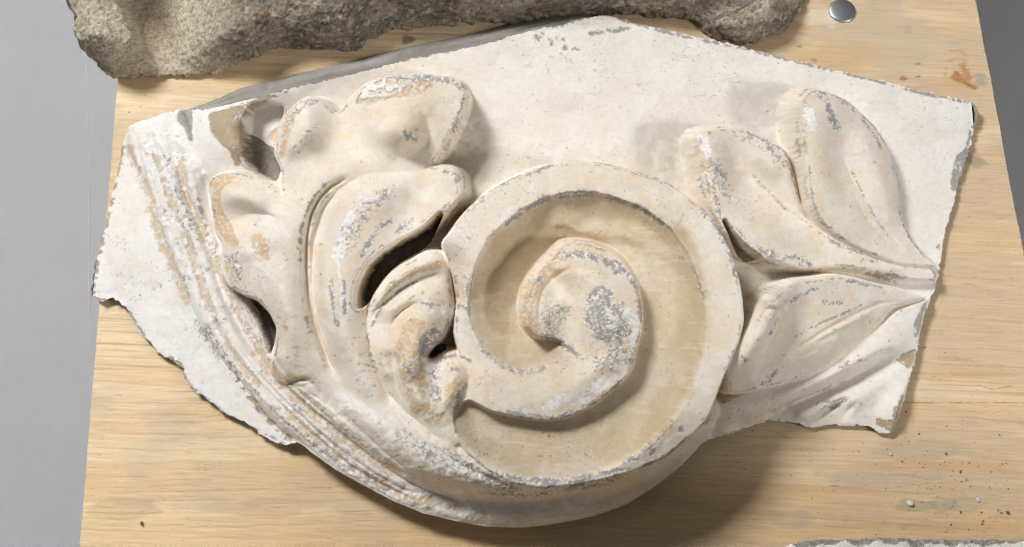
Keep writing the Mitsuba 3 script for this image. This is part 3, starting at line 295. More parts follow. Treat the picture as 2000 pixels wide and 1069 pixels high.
             ([(347.4, 91.5, 51.4), (357.7, 65.1, 46.2), (370.7, 45.2, 38.4), (394.9, 20.8, 26.1)], 1.3, 1.3),
             ([(293.7, 75.5, 46.2), (302.8, 59.4, 43.6), (323.6, 40.5, 41.0), (352.5, 22.9, 34.5), (375.0, 13.3, 28.0), (394.3, 7.1, 25.1)], 4, 3),
             ([(266.3, -84.2, 59.2), (298.5, -65.8, 54.0), (332.7, -46.2, 43.6), (367.0, -32.2, 33.2), (389.5, -31.2, 26.1)], 1.8, 1.8), ([(298.9, -68.6, 51.4), (326.8, -55.5, 43.6), (355.2, -42.0, 35.8)], -1.5, 2.5),
             ([(276.8, -89.8, 54.0), (298.6, -79.4, 48.8)], 1.2, 1.5), ([(360.1, -64.5, 24.2), (344.5, -79.7, 24.2), (322.8, -96.0, 24.2), (301.0, -110.3, 26.1), (279.6, -115.3, 30.6)], 1.5, 2),
             ([(291.3, -3.7, 28.0), (312.9, 2.5, 30.6), (330.0, 3.7, 30.6)], 5, 3), ([(358.4, -0.9, 30.6), (376.3, -4.3, 28.0), (394.0, -10.5, 25.1)], 3.5, 4),
             ([(-136.4, -49.5, 74.2), (-125.5, -30.1, 77.0), (-108.0, -16.1, 78.4), (-87.3, -2.5, 81.2), (-68.6, 1.3, 79.8)], 3.6, 1.8),
             ([(-117.5, -62.1, 77.0), (-111.0, -43.4, 79.8), (-99.4, -33.8, 81.2), (-87.5, -30.5, 84.0)], 3.6, 1.8), ([(-114.8, -78.7, 79.8), (-113.2, -97.9, 79.8), (-104.8, -124.2, 78.4), (-95.9, -139.7, 75.6)], 3, 2),
             ([(-122.8, -126.0, 70.0), (-105.5, -148.6, 72.8), (-86.1, -168.8, 75.6), (-62.8, -184.1, 79.8), (-36.1, -199.1, 84.0), (-3.3, -212.2, 86.8), (27.9, -215.8, 88.2)], 3, 3),
             ([(-103.1, 143.8, 84.0), (-94.0, 138.5, 78.4), (-87.0, 147.3, 78.4), (-84.1, 159.0, 79.8), (-87.4, 170.8, 81.2), (-96.5, 182.8, 81.2)], 5, 5),
             ([(26.8, -58.1, 107.8), (25.0, -34.7, 109.2), (30.0, -13.6, 110.6), (43.7, -0.3, 110.6), (58.4, 6.6, 110.6)], 2.8, 2.2), ([(58.4, 6.6, 110.6), (82.7, 3.9, 110.6), (104.1, -11.0, 110.6)], 1.2, 2.2),
             ([(-267.5, 63.8, 61.6), (-253.9, 66.9, 67.2), (-240.4, 63.4, 70.0), (-230.4, 55.8, 75.6)], 3.2, 2.4), ([(-226.3, 136.8, 84.0), (-223.8, 154.1, 86.8), (-217.5, 170.1, 86.8), (-209.3, 183.0, 84.0)], 2.2, 2.2),
             ([(-285.0, 14.8, 53.2), (-272.3, 9.7, 58.8), (-261.3, 12.4, 64.4)], 2.5, 2.4), ([(-78.0, 126.9, 64.4), (-71.9, 131.6, 64.4), (-65.7, 142.6, 67.2)], -1, 2),
             ([(-223.0, 80.8, 64.4), (-210.9, 73.8, 77.0), (-202.1, 63.4, 81.2)], 1.5, 2), ([(-186.7, -113.5, 53.2), (-203.5, -110.3, 47.6), (-218.1, -118.3, 39.2), (-224.4, -121.2, 36.4)], 3, 2),
             ([(-321.2, 116.2, 30.8), (-317.0, 89.5, 28.0), (-309.3, 54.3, 26.1), (-302.2, 31.1, 26.1)], 9, 6),
             ([(-385.3, 166.4, 17.5), (-373.1, 134.9, 17.5), (-363.6, 108.2, 17.5), (-355.0, 84.2, 17.5), (-341.4, 51.1, 17.5), (-328.5, 23.2, 17.5), (-318.2, -0.3, 17.5), (-306.6, -33.1, 17.8), (-297.1, -53.7, 18.3),
               (-281.9, -77.9, 18.7), (-268.2, -96.3, 19.2), (-246.4, -118.9, 19.8), (-221.1, -143.7, 20.7), (-198.9, -164.1, 21.4), (-177.1, -182.6, 21.9), (-148.0, -206.1, 22.3), (-126.9, -219.3, 22.3), (-99.2, -232.3, 22.3)],
              5.5, 3.6),
             ([(-360.0, 158.8, 18.5), (-346.6, 112.4, 18.5), (-337.0, 87.1, 18.5), (-321.2, 52.3, 19.0), (-305.8, 18.6, 19.4), (-295.2, -8.8, 19.9), (-280.8, -39.7, 20.4), (-267.6, -64.6, 21.4), (-250.5, -89.1, 22.3),
               (-231.1, -110.5, 24.2), (-204.2, -137.4, 26.1), (-185.6, -152.3, 28.7), (-162.1, -171.1, 32.2), (-136.7, -190.4, 32.9), (-106.8, -209.5, 33.6)],
              5.5, 3.6),
             ([(-391.2, 164.1, 20.1), (-379.3, 135.8, 20.7), (-369.1, 107.5, 21.0), (-358.7, 79.6, 21.0), (-347.2, 52.7, 21.0), (-335.4, 26.3, 21.0), (-324.3, 0.1, 21.0), (-314.0, -26.0, 21.1), (-302.6, -51.2, 21.4),
               (-288.5, -74.5, 22.0), (-272.5, -96.1, 22.5), (-255.4, -116.2, 23.0), (-237.0, -134.9, 23.6), (-218.1, -152.4, 24.3), (-198.9, -169.0, 25.1), (-179.2, -184.7, 25.7), (-159.1, -199.2, 26.1), (-138.4, -212.0, 26.4),
               (-117.2, -223.4, 26.6), (-95.1, -232.8, 26.6)],
              2.2, 1.4),
             ([(-374.0, 154.5, 21.4), (-363.8, 126.8, 21.4), (-353.5, 99.7, 21.4), (-342.1, 73.4, 21.4), (-330.0, 47.9, 21.6), (-319.7, 22.1, 21.9), (-309.9, -3.6, 22.1), (-300.2, -28.9, 22.4), (-289.2, -53.3, 23.0),
               (-275.5, -75.8, 23.7), (-259.4, -96.2, 24.9), (-242.1, -115.0, 25.9), (-224.0, -132.6, 27.0), (-205.7, -149.5, 28.1), (-187.3, -165.9, 29.0), (-168.4, -181.2, 29.3), (-149.3, -195.8, 28.8), (-129.9, -209.6, 28.1),
               (-109.6, -221.3, 27.2), (-88.1, -230.0, 26.6)],
              3.0, 2.0),
             ([(-361.4, 150.7, 21.8), (-352.9, 124.1, 21.8), (-343.7, 98.0, 21.8), (-332.5, 73.2, 22.0), (-320.4, 49.1, 22.3), (-310.5, 24.5, 22.7), (-301.2, -0.0, 23.1), (-292.0, -24.2, 23.5), (-280.7, -47.2, 24.0),
               (-267.9, -68.9, 24.9), (-253.1, -88.7, 26.2), (-237.2, -107.2, 27.3), (-220.2, -124.4, 29.3), (-202.7, -140.6, 31.5), (-185.4, -156.6, 32.6), (-167.0, -170.7, 34.2), (-148.6, -184.3, 34.9), (-130.0, -197.3, 34.6),
               (-110.9, -209.0, 33.6), (-90.8, -218.0, 32.8)],
              2.4, 1.5),
             ([(-352.4, 154.9, 22.8), (-344.9, 128.9, 22.8), (-337.3, 103.4, 22.8), (-328.7, 78.5, 22.9), (-317.8, 54.8, 23.2), (-307.0, 31.5, 23.4), (-296.7, 8.3, 23.8), (-285.7, -14.1, 24.3), (-273.8, -35.6, 24.8),
               (-262.4, -57.3, 25.5), (-251.0, -78.6, 27.0), (-237.2, -97.9, 28.8), (-220.2, -113.9, 32.5), (-202.5, -128.6, 35.6), (-185.4, -143.4, 37.9), (-168.0, -157.7, 40.5), (-151.1, -172.1, 42.1), (-133.8, -185.7, 42.8),
               (-116.2, -198.4, 42.1), (-97.6, -209.1, 41.3)],
              3.0, 2.0),
             ([(-348.2, 152.8, 25.1), (-340.6, 126.4, 25.1), (-332.9, 100.3, 25.1), (-324.6, 74.8, 25.2), (-313.5, 50.8, 25.5), (-302.4, 27.2, 25.8), (-292.1, 3.5, 26.3), (-279.9, -18.7, 26.8), (-266.8, -40.1, 27.2),
               (-254.8, -61.8, 28.3), (-243.5, -83.6, 30.8), (-229.3, -103.1, 34.0), (-211.5, -118.5, 38.5), (-192.8, -132.3, 42.3), (-174.9, -146.7, 44.9), (-157.5, -161.3, 47.3), (-140.6, -176.2, 48.3), (-123.2, -190.0, 48.6),
               (-105.1, -202.6, 47.3), (-86.1, -212.9, 45.6)],
              1.5, 1.0),
             ([(-397.1, 161.9, 22.7), (-383.8, 132.5, 23.9), (-373.1, 102.8, 24.4), (-361.9, 73.8, 24.4), (-349.5, 45.8, 24.4), (-337.2, 18.2, 24.4), (-326.0, -9.4, 24.4), (-315.2, -36.6, 24.4), (-301.8, -62.2, 24.9),
               (-286.0, -85.8, 25.5), (-268.2, -107.5, 26.0), (-250.0, -128.3, 26.6), (-230.9, -147.7, 27.3), (-210.7, -165.3, 28.3), (-190.1, -181.9, 29.5), (-168.9, -197.0, 30.7), (-147.0, -210.7, 31.4), (-124.1, -221.5, 31.9),
               (-100.9, -231.4, 32.2), (-77.3, -239.5, 32.2)],
              1.4, 1.0),
             ([(-399.7, 166.0, 20.4), (-386.4, 120.4, 16.6), (-372.2, 78.4, 14.7), (-363.2, 48.9, 13.8), (-351.1, 19.8, 13.8), (-337.2, -8.9, 12.8), (-323.5, -36.0, 12.8), (-312.2, -59.4, 12.8), (-290.2, -93.6, 11.8),
               (-270.0, -114.8, 10.9), (-243.7, -150.7, 9.0), (-225.9, -170.2, 8.6), (-210.0, -179.2, 8.2)],
              2.6, 2.4),
             ([(-339.4, 148.3, 31.1), (-331.5, 121.0, 31.1), (-323.7, 94.1, 31.1), (-316.2, 67.4, 31.2), (-304.4, 42.8, 31.5), (-292.9, 18.4, 31.8), (-282.3, -6.1, 32.8), (-267.7, -27.8, 33.6), (-252.4, -48.9, 34.4),
               (-239.2, -70.9, 36.4), (-228.3, -93.7, 39.9), (-213.5, -113.4, 44.7), (-194.1, -127.7, 50.7), (-173.3, -139.9, 55.9), (-154.0, -153.2, 59.5), (-136.4, -168.5, 61.0), (-119.6, -184.3, 60.9), (-101.8, -198.6, 60.5),
               (-82.9, -211.0, 58.0), (-62.8, -220.8, 54.7)],
              1.4, 1.2),
             ([(-195.4, -142.3, 50.4), (-174.1, -157.7, 50.4), (-152.6, -175.6, 53.2), (-131.6, -193.7, 53.2), (-111.0, -208.6, 53.2), (-81.3, -224.3, 47.6), (-48.0, -237.0, 39.2)], 2.4, 1.6),
             ([(-211.6, -143.7, 36.4), (-188.8, -165.4, 36.4), (-166.1, -186.2, 33.6), (-140.5, -207.3, 28.0), (-112.8, -222.7, 26.1)], 2.0, 1.4),
             ([(151.1, 52.2, 81.2), (165.4, 34.3, 81.2), (175.4, 12.2, 81.2), (181.2, -11.7, 81.2), (182.0, -35.4, 81.2), (179.9, -67.2, 81.2), (174.1, -94.2, 81.2), (164.8, -117.3, 81.2), (147.8, -145.2, 81.2),
               (128.9, -165.1, 81.2)],
              1.8, 2.2),
             ([(258.6, -33.3, 77.4), (260.6, -46.2, 77.4), (252.6, -62.1, 77.4), (242.9, -75.7, 77.4), (239.8, -91.4, 77.4)], 2.2, 2.2),
             ([(251.0, -152.8, 9.0), (269.2, -145.4, 9.0), (287.5, -135.8, 9.0), (309.4, -127.3, 9.0), (338.7, -112.1, 10.9), (373.4, -94.5, 14.7)], 5, 4),
             ([(295.4, -163.4, 9.0), (307.1, -149.5, 10.9), (324.3, -138.1, 12.8), (336.6, -129.1, 12.8)], 4, 3), ([(320.7, -159.7, 9.0), (331.5, -146.3, 10.9), (342.3, -132.8, 12.8)], 2, 2.5),
             ([(-133.7, 153.6, 91.0), (-119.5, 160.7, 91.0), (-103.1, 163.0, 91.0)], -7.5, 15), ([(-218.6, 136.8, 84.0), (-207.9, 146.4, 86.8), (-200.1, 154.1, 86.8)], -6, 11),
             ([(-258.7, 23.3, 77.0), (-247.0, 28.9, 77.0), (-236.4, 35.5, 77.0)], -5, 11), ([(-279.2, 83.9, 70.0), (-266.4, 84.5, 70.0), (-250.6, 78.2, 70.0)], -4.5, 11),
             ([(-61.2, 103.1, 84.0), (-56.1, 101.9, 84.0), (-54.4, 91.6, 84.0)], -2, 6)],
 'thread': [(-728.3, 869.1), (-705.2, 696.3), (-686.2, 551.4), (-672.8, 440.3), (-659.5, 315.7), (-649.2, 238.3), (-632.8, 113.8), (-621.5, 33.8)],
 'wear': [('clay', 'poly', [(-322.5, 186.0), (-284.0, 196.5), (-278.8, 160.8), (-277.5, 136.5), (-280.1, 120.8), (-285.9, 120.8), (-288.7, 136.5), (-298.2, 143.1), (-314.6, 162.0)], 1.6, 1),
          ('cement', 'poly', [(-355.5, 191.1), (-340.4, 191.7), (-336.4, 151.4), (-340.5, 155.1), (-345.9, 167.4), (-355.4, 177.4)], 1.1, 1),
          ('clay', 'poly', [(-303.7, 191.8), (-261.3, 206.9), (-237.3, 214.5), (-239.7, 209.4), (-261.0, 201.9), (-276.8, 194.3), (-280.8, 174.4), (-284.1, 190.0)], 1.6, 0.7),
          ('tan', 'poly', [(-306.0, 106.4), (-291.8, 111.1), (-274.8, 107.0), (-294.4, 91.2), (-293.4, 72.1), (-280.4, 49.7), (-269.2, 29.3), (-281.4, 29.3), (-297.3, 49.7), (-303.9, 73.2), (-303.7, 90.0)], 2.1, 0.95),
          ('tan', 'poly', [(-258.6, 39.5), (-250.3, 44.0), (-238.5, 33.3), (-233.5, 17.8), (-237.7, 12.8), (-250.2, 20.6)], 2.1, 0.95),
          ('tan', 'poly', [(-286.7, 13.0), (-274.0, 13.0), (-275.5, -0.9), (-266.0, -14.1), (-277.1, -13.0), (-281.9, -3.1)], 2.1, 0.9),
          ('tan', 'poly', [(-285.3, -12.5), (-275.9, -15.3), (-265.3, -22.5), (-268.2, -30.7), (-277.9, -22.5)], 1.6, 0.8),
          ('tan', 'poly', [(-228.4, -45.0), (-222.5, -45.5), (-214.1, -60.0), (-217.4, -62.7), (-225.0, -53.0)], 1.1, 0.8), ('buff', 'line', [(-208.8, -72.5), (-204.9, -89.5), (-207.1, -102.6)], 6.3, 0.6),
          ('tan', 'poly', [(-233.1, -109.1), (-225.4, -114.4), (-206.3, -101.2), (-203.4, -109.1), (-217.6, -120.7), (-230.1, -118.1)], 2.1, 0.8),
          ('grey', 'poly', [(-287.6, 19.1), (-274.1, 21.9), (-267.0, 8.0), (-264.5, -13.0), (-269.9, -7.5), (-276.1, 8.0)], 1.6, 0.4),
          ('tan', 'poly', [(-96.1, -45.6), (-80.9, -51.9), (-86.8, -69.1), (-84.5, -82.0), (-81.4, -94.8), (-76.8, -125.2), (-72.9, -152.6), (-94.3, -145.2), (-103.9, -107.5), (-110.3, -87.1), (-106.4, -58.7)], 3.2, 0.68),
          ('tan', 'poly', [(-119.6, -13.8), (-103.8, 1.3), (-84.2, 10.5), (-66.9, 13.3), (-66.3, 5.1), (-89.0, 1.3), (-110.8, -12.8), (-127.3, -33.1)], 2.1, 0.62),
          ('tan', 'poly', [(-62.8, -117.8), (-50.2, -105.1), (-45.3, -110.2), (-52.0, -137.9), (-61.5, -137.9)], 2.6, 0.8), ('tan', 'poly', [(-76.1, -143.9), (-57.2, -138.8), (-57.0, -148.9), (-71.2, -153.9)], 2.6, 0.6),
          ('tan', 'poly', [(6.3, -32.2), (21.8, -29.6), (20.7, -55.7), (24.0, -67.1), (14.4, -65.0), (6.3, -53.1)], 2.1, 0.75),
          ('tan', 'poly', [(19.5, -5.7), (34.3, 10.4), (41.7, 12.0), (29.3, -5.7), (23.3, -29.6), (7.3, -29.6), (10.7, -16.3)], 2.1, 0.6),
          ('tan', 'poly', [(-230.2, 183.3), (-219.1, 189.4), (-221.5, 168.3), (-227.7, 141.6), (-233.0, 126.9), (-237.0, 132.8), (-234.9, 156.4)], 1.6, 0.5),
          ('tan', 'poly', [(191.5, 141.6), (199.1, 138.6), (199.8, 103.6), (205.9, 75.0), (207.5, 58.0), (200.4, 66.4), (195.1, 92.1), (192.2, 115.2)], 1.6, 0.6),
          ('tan', 'poly', [(298.6, 192.5), (303.6, 195.6), (300.0, 162.5), (299.7, 132.8), (294.5, 132.8), (294.8, 156.5)], 1.6, 0.45),
          ('chip', 'poly',
           [(-161.2, 190.8), (-157.4, 201.7), (-146.3, 213.3), (-128.2, 222.5), (-87.0, 218.8), (-80.0, 212.1), (-91.3, 202.9), (-104.9, 200.5), (-117.9, 197.4), (-133.6, 194.4), (-142.3, 190.2), (-148.5, 188.4), (-152.9, 193.2)],
           0.6, 1),
          ('tan', 'poly', [(-161.2, 192.0), (-157.5, 202.9), (-128.2, 222.5), (-86.9, 217.6), (-81.6, 212.1), (-97.1, 200.5), (-125.8, 196.8), (-146.4, 189.0)], 1.6, 0.45),
          ('white', 'poly', [(-157.3, 198.1), (-151.6, 213.3), (-129.3, 222.5), (-127.5, 216.3), (-107.9, 213.3), (-115.5, 202.9), (-138.9, 196.8)], 1.6, 0.7),
          ('white', 'poly', [(-147.4, 213.3), (-128.3, 223.7), (-79.1, 222.5), (-105.3, 215.1), (-126.4, 216.3)], 1.6, 0.5),
          ('clay', 'poly', [(372.8, -146.7), (383.0, -130.7), (386.7, -129.6), (376.0, -165.2), (371.3, -172.1), (357.1, -163.6), (355.9, -154.7), (369.1, -158.4)], 1.6, 0.9),
          ('clay', 'poly', [(375.6, -92.5), (403.8, -81.6), (399.8, -95.3), (393.7, -104.5), (384.5, -95.8)], 1.1, 0.9),
          ('cement', 'poly', [(487.1, 148.1), (479.0, 143.8), (469.3, 135.2), (462.2, 111.4), (459.2, 95.2), (465.6, 95.2), (475.3, 117.5)], 1.1, 0.95),
          ('cement', 'poly', [(438.9, 34.3), (442.1, 34.3), (439.4, 24.4), (436.1, 27.9)], 0.5, 0.9),
          ('cement', 'poly', [(413.2, -37.1), (422.1, -27.0), (415.2, -42.7), (410.1, -56.7), (406.0, -70.5), (402.4, -70.5), (401.0, -59.4)], 1.1, 0.7),
          ('buff', 'line', [(-406.4, 147.3), (-391.2, 114.3), (-372.4, 80.7)], 8.4, 0.7), ('buff', 'line', [(-376.1, 72.5), (-363.0, 46.0), (-349.9, 18.1), (-335.9, -10.0), (-325.6, -32.6)], 11.6, 0.7),
          ('grey', 'line', [(-319.0, -51.7), (-304.5, -72.7), (-290.0, -93.5)], 5.3, 0.4), ('clay', 'line', [(-281.0, -103.4), (-262.5, -127.6), (-243.3, -150.5), (-225.6, -170.0), (-215.1, -177.8)], 6.3, 0.5),
          ('buff', 'line', [(-372.8, 134.8), (-363.4, 108.1), (-350.0, 78.2), (-337.0, 51.1), (-323.8, 19.8), (-312.1, -14.5), (-301.3, -39.8), (-285.6, -70.2), (-268.4, -96.4), (-246.6, -119.0)], 8.9, 0.68),
          ('buff', 'line', [(-348.5, 138.3), (-344.0, 112.2), (-334.4, 87.0), (-318.8, 52.2), (-303.5, 18.6), (-289.9, -8.8), (-276.4, -36.9), (-261.6, -64.6), (-240.5, -91.9)], 10.5, 0.7),
          ('buff', 'line', [(-251.6, -85.9), (-227.3, -112.6), (-203.5, -136.9), (-185.3, -152.1), (-162.2, -171.2), (-136.9, -190.7), (-107.0, -209.9)], 12.6, 0.62),
          ('buff', 'line', [(-229.4, -139.8), (-198.1, -164.9), (-172.3, -186.6), (-146.9, -206.0), (-124.4, -219.6), (-97.2, -231.2), (-77.7, -236.2)], 14.7, 0.66),
          ('grey', 'line', [(-198.2, -171.4), (-172.3, -193.1), (-147.0, -210.4), (-117.1, -225.1)], 7.4, 0.3), ('buff', 'line', [(-201.4, -129.6), (-183.4, -145.1), (-165.4, -163.1), (-150.3, -175.8)], 10.5, 0.55),
          ('buff', 'line', [(-126.4, -218.9), (-96.9, -231.4), (-67.7, -238.9), (-19.3, -247.8)], 5.3, 0.55), ('buff', 'line', [(-375.5, 137.9), (-354.7, 86.8), (-335.4, 48.6)], 4.7, 0.5),
          ('buff', 'line', [(-353.5, 137.8), (-331.2, 77.8), (-310.5, 36.9), (-294.1, -6.0)], 4.7, 0.5), ('grey', 'line', [(-364.5, 137.9), (-343.6, 83.8), (-321.2, 36.9)], 5.3, 0.35),
          ('grey', 'line', [(-7.5, 51.6), (10.5, 67.2), (27.6, 77.3), (46.3, 83.5), (80.0, 86.3), (100.5, 80.7), (116.4, 74.5), (134.6, 63.9), (154.3, 46.1)], 4.7, 0.66),
          ('grey', 'line', [(-45.5, 66.5), (-20.6, 90.1), (13.1, 109.4), (53.8, 121.5)], 3.2, 0.5), ('grey', 'line', [(76.1, 122.6), (110.4, 115.7), (146.3, 102.0), (165.9, 89.0)], 2.6, 0.5),
          ('grey', 'line', [(184.9, 68.2), (199.0, 51.5), (209.9, 24.0), (215.6, -3.0)], 7.4, 0.5), ('grey', 'line', [(44.0, 18.4), (63.6, 21.1), (83.1, 16.3), (102.2, 2.3)], 9.5, 0.6),
          ('grey', 'line', [(97.8, 15.8), (116.5, -11.0), (122.0, -34.7), (121.7, -55.5), (114.2, -81.2), (110.0, -93.9)], 4.7, 0.72),
          ('grey', 'line', [(105.7, -106.3), (85.2, -124.9), (66.1, -136.4), (42.4, -145.4), (18.8, -144.9), (-4.7, -140.4)], 4.7, 0.7),
          ('grey', 'line', [(27.9, -65.7), (38.9, -65.7), (47.0, -71.4), (57.4, -81.6), (69.3, -86.8)], 6.3, 0.6),
          ('grey', 'line', [(-30.4, -70.7), (-23.5, -85.2), (-10.1, -93.9), (10.0, -102.6), (30.1, -98.5), (40.8, -91.3)], 4.7, 0.42),
          ('grey', 'line', [(-7.0, -202.2), (14.0, -207.0), (49.3, -207.0), (79.3, -199.7), (108.4, -193.5)], 4.7, 0.66),
          ('grey', 'line', [(-61.0, -177.9), (-32.7, -194.9), (-4.7, -204.6), (32.5, -211.8), (69.7, -209.4)], 8.4, 0.35), ('grey', 'line', [(-104.3, -164.1), (-70.7, -186.3), (-37.5, -201.0), (0.0, -215.5)], 13.7, 0.4),
          ('grey', 'line', [(-18.9, -222.6), (23.6, -223.5), (61.4, -217.7), (99.5, -205.5)], 9.5, 0.45), ('grey', 'line', [(-228.5, 164.8), (-219.1, 182.8), (-208.3, 194.8), (-197.7, 191.8)], 7.4, 0.35),
          ('grey', 'line', [(-121.7, 221.9), (-84.7, 221.9), (-62.4, 218.2), (-50.6, 209.6)], 7.4, 0.62), ('grey', 'line', [(-50.0, 198.9), (-56.5, 171.7), (-63.4, 152.0), (-69.4, 138.9)], 3.2, 0.5),
          ('grey', 'line', [(-67.3, 111.5), (-57.1, 108.6), (-53.4, 101.7)], 5.3, 0.6), ('grey', 'line', [(-68.3, 66.2), (-58.4, 80.4), (-70.9, 69.1)], 4.2, 0.4),
          ('grey', 'line', [(-121.4, 88.4), (-141.0, 74.3), (-155.2, 51.8), (-165.0, 24.2)], 17.9, 0.34), ('white', 'line', [(-141.7, 82.9), (-156.0, 63.1), (-165.1, 40.8), (-169.0, 18.8)], 13.7, 0.5),
          ('grey', 'line', [(-118.7, 57.8), (-133.4, 46.6), (-140.3, 29.9), (-147.4, 18.9)], 6.8, 0.6), ('grey', 'line', [(-101.2, 58.0), (-111.0, 46.7)], 7.4, 0.5),
          ('grey', 'line', [(-174.7, -5.8), (-172.3, -35.4), (-166.4, -56.7)], 5.3, 0.45), ('grey', 'line', [(-162.8, -5.8), (-160.6, -43.4)], 4.7, 0.8),
          ('white', 'line', [(-169.4, 16.1), (-164.1, -13.9), (-162.9, -40.7)], 4.2, 0.6), ('grey', 'poly', [(-88.0, -66.6), (-75.2, -55.1), (-66.8, -61.4), (-72.2, -82.2), (-80.7, -90.4), (-87.6, -82.2)], 1.6, 0.9),
          ('white', 'line', [(-90.1, -40.4), (-73.1, -37.8), (-63.2, -45.7)], 9.5, 0.6), ('grey', 'line', [(-72.4, -95.6), (-73.0, -111.0), (-70.7, -128.8)], 10.5, 0.68),
          ('grey', 'line', [(-69.0, -91.4), (-58.4, -85.2), (-46.2, -86.2), (-37.9, -91.4)], 2.6, 0.7), ('grey', 'line', [(-43.1, -113.3), (-50.1, -126.0), (-53.3, -138.6)], 6.3, 0.5),
          ('grey', 'line', [(-135.8, -56.8), (-125.4, -33.9), (-106.6, -16.1), (-84.6, -4.7)], 3.2, 0.6), ('grey', 'line', [(-139.8, -62.4), (-136.0, -83.5), (-128.9, -103.3)], 4.2, 0.4),
          ('grey', 'line', [(-88.3, -29.9), (-75.9, -35.2), (-63.8, -29.9)], 4.7, 0.4), ('grey', 'poly', [(77.4, -13.6), (87.0, -13.6), (108.1, -34.6), (112.1, -60.5), (95.0, -75.9), (76.2, -65.7), (67.1, -45.0)], 4.2, 0.52),
          ('grey', 'line', [(90.6, -65.7), (102.7, -60.6), (112.4, -55.4)], 11.6, 0.5), ('white', 'line', [(108.2, -39.9), (117.3, -55.5), (111.7, -81.1)], 12.6, 0.6),
          ('white', 'line', [(28.3, -132.2), (61.3, -129.7), (90.2, -107.1)], 15.8, 0.5), ('grey', 'line', [(48.2, -34.7), (36.0, -45.1), (33.5, -55.5)], 21.1, 0.28),
          ('grey', 'line', [(85.5, -91.5), (95.3, -81.3), (104.8, -81.3)], 21.1, 0.3), ('grey', 'poly', [(152.1, -153.7), (155.5, -151.8), (158.6, -156.7), (155.1, -160.7), (151.4, -158.7)], 0.5, 1),
          ('grey', 'poly', [(127.4, -175.6), (132.6, -174.6), (131.0, -179.5), (126.2, -183.4), (124.4, -182.4)], 0.5, 1), ('grey', 'poly', [(109.3, -186.3), (116.8, -183.8), (117.7, -185.3), (112.0, -187.7)], 0.5, 1),
          ('grey', 'line', [(135.3, -163.6), (141.0, -160.7)], 2.1, 0.8), ('grey', 'line', [(202.6, 122.2), (212.2, 107.5), (216.2, 87.2)], 13.7, 0.4), ('grey', 'line', [(203.0, 104.0), (205.2, 78.0), (208.5, 63.8)], 5.3, 0.5),
          ('white', 'line', [(194.7, 151.3), (196.8, 132.5)], 10.5, 0.8), ('grey', 'line', [(230.7, 157.8), (261.7, 143.2), (275.9, 122.4)], 13.7, 0.3), ('grey', 'line', [(246.2, 111.7), (260.6, 92.9), (279.8, 70.7)], 2.6, 0.6),
          ('grey', 'line', [(229.5, 30.5), (264.8, 19.2), (294.9, 13.6)], 7.4, 0.36), ('grey', 'line', [(278.6, 19.3), (291.0, 14.8), (299.6, 8.1)], 5.3, 0.6),
          ('grey', 'line', [(316.9, 202.4), (325.3, 190.2), (327.7, 175.1), (334.7, 164.3)], 10.0, 0.62), ('white', 'line', [(302.4, 183.3), (306.9, 162.3)], 12.6, 0.8),
          ('grey', 'line', [(340.7, 195.3), (360.6, 180.0), (375.4, 157.5), (382.1, 140.7)], 4.7, 0.42), ('grey', 'line', [(311.7, 45.3), (331.2, 30.9), (356.2, 22.3)], 4.7, 0.45),
          ('grey', 'line', [(348.0, 115.9), (357.2, 91.0), (369.2, 63.0), (383.0, 40.5)], 2.1, 0.5), ('grey', 'line', [(269.3, -30.4), (285.0, -20.6), (300.4, -15.7)], 4.7, 0.55),
          ('grey', 'line', [(332.9, -8.1), (345.4, -10.3), (354.3, -13.1)], 4.2, 0.7), ('grey', 'line', [(307.0, -30.7), (322.1, -30.7)], 7.4, 0.4), ('grey', 'line', [(252.7, -46.1), (248.6, -56.7), (244.2, -63.0)], 3.7, 0.8),
          ('grey', 'line', [(272.0, -68.7), (295.5, -55.8), (321.5, -44.9), (347.6, -34.0)], 2.6, 0.55), ('grey', 'line', [(239.5, -115.6), (247.3, -109.3), (252.7, -102.6)], 7.4, 0.5),
          ('grey', 'line', [(255.5, -146.5), (277.4, -135.8), (303.3, -127.8), (329.5, -117.1)], 3.7, 0.4), ('tan', 'line', [(256.3, -149.7), (266.6, -145.4), (277.1, -140.1)], 4.7, 0.6),
          ('grey', 'line', [(322.2, -132.8), (329.3, -138.1), (311.0, -146.1)], 5.3, 0.5), ('clay', 'line', [(359.4, 0.3), (376.6, -4.3), (393.4, -10.5)], 4.2, 0.55),
          ('cement', 'line', [(83.8, 284.6), (106.3, 289.8), (129.9, 295.1)], 6.8, 0.75), ('cement', 'line', [(43.7, 293.1), (54.9, 296.4), (66.2, 301.7)], 5.3, 0.8),
          ('cement', 'line', [(112.4, 308.4), (167.8, 289.8), (233.9, 272.7), (277.6, 261.0), (331.9, 245.4), (385.7, 230.0), (439.0, 212.7), (489.6, 200.7)], 4.2, 0.6),
          ('cement', 'line', [(-198.3, 228.7), (-131.2, 248.0), (-55.6, 266.2), (28.0, 292.5), (95.6, 310.4)], 4.7, 0.52), ('cement', 'line', [(495.7, 197.9), (493.0, 175.9), (480.3, 138.8)], 3.2, 0.7),
          ('clay', 'line', [(-414.1, 148.7), (-417.2, 96.8), (-420.4, 66.8), (-424.0, 31.5), (-427.1, 2.6), (-426.8, -23.1)], 6.8, 0.7), ('clay', 'line', [(-425.8, -27.1), (-404.6, -31.6), (-381.6, -54.0)], 3.7, 0.6),
          ('clay', 'line', [(-341.6, -93.7), (-329.9, -99.1), (-324.5, -114.3)], 6.3, 0.8), ('cement', 'line', [(-388.1, -40.6), (-363.9, -76.2), (-308.1, -130.5), (-276.0, -154.4), (-219.2, -182.2)], 2.1, 0.6),
          ('cement', 'line', [(22.3, 281.3), (44.6, 274.7), (72.2, 261.6)], 15.8, 0.16)],
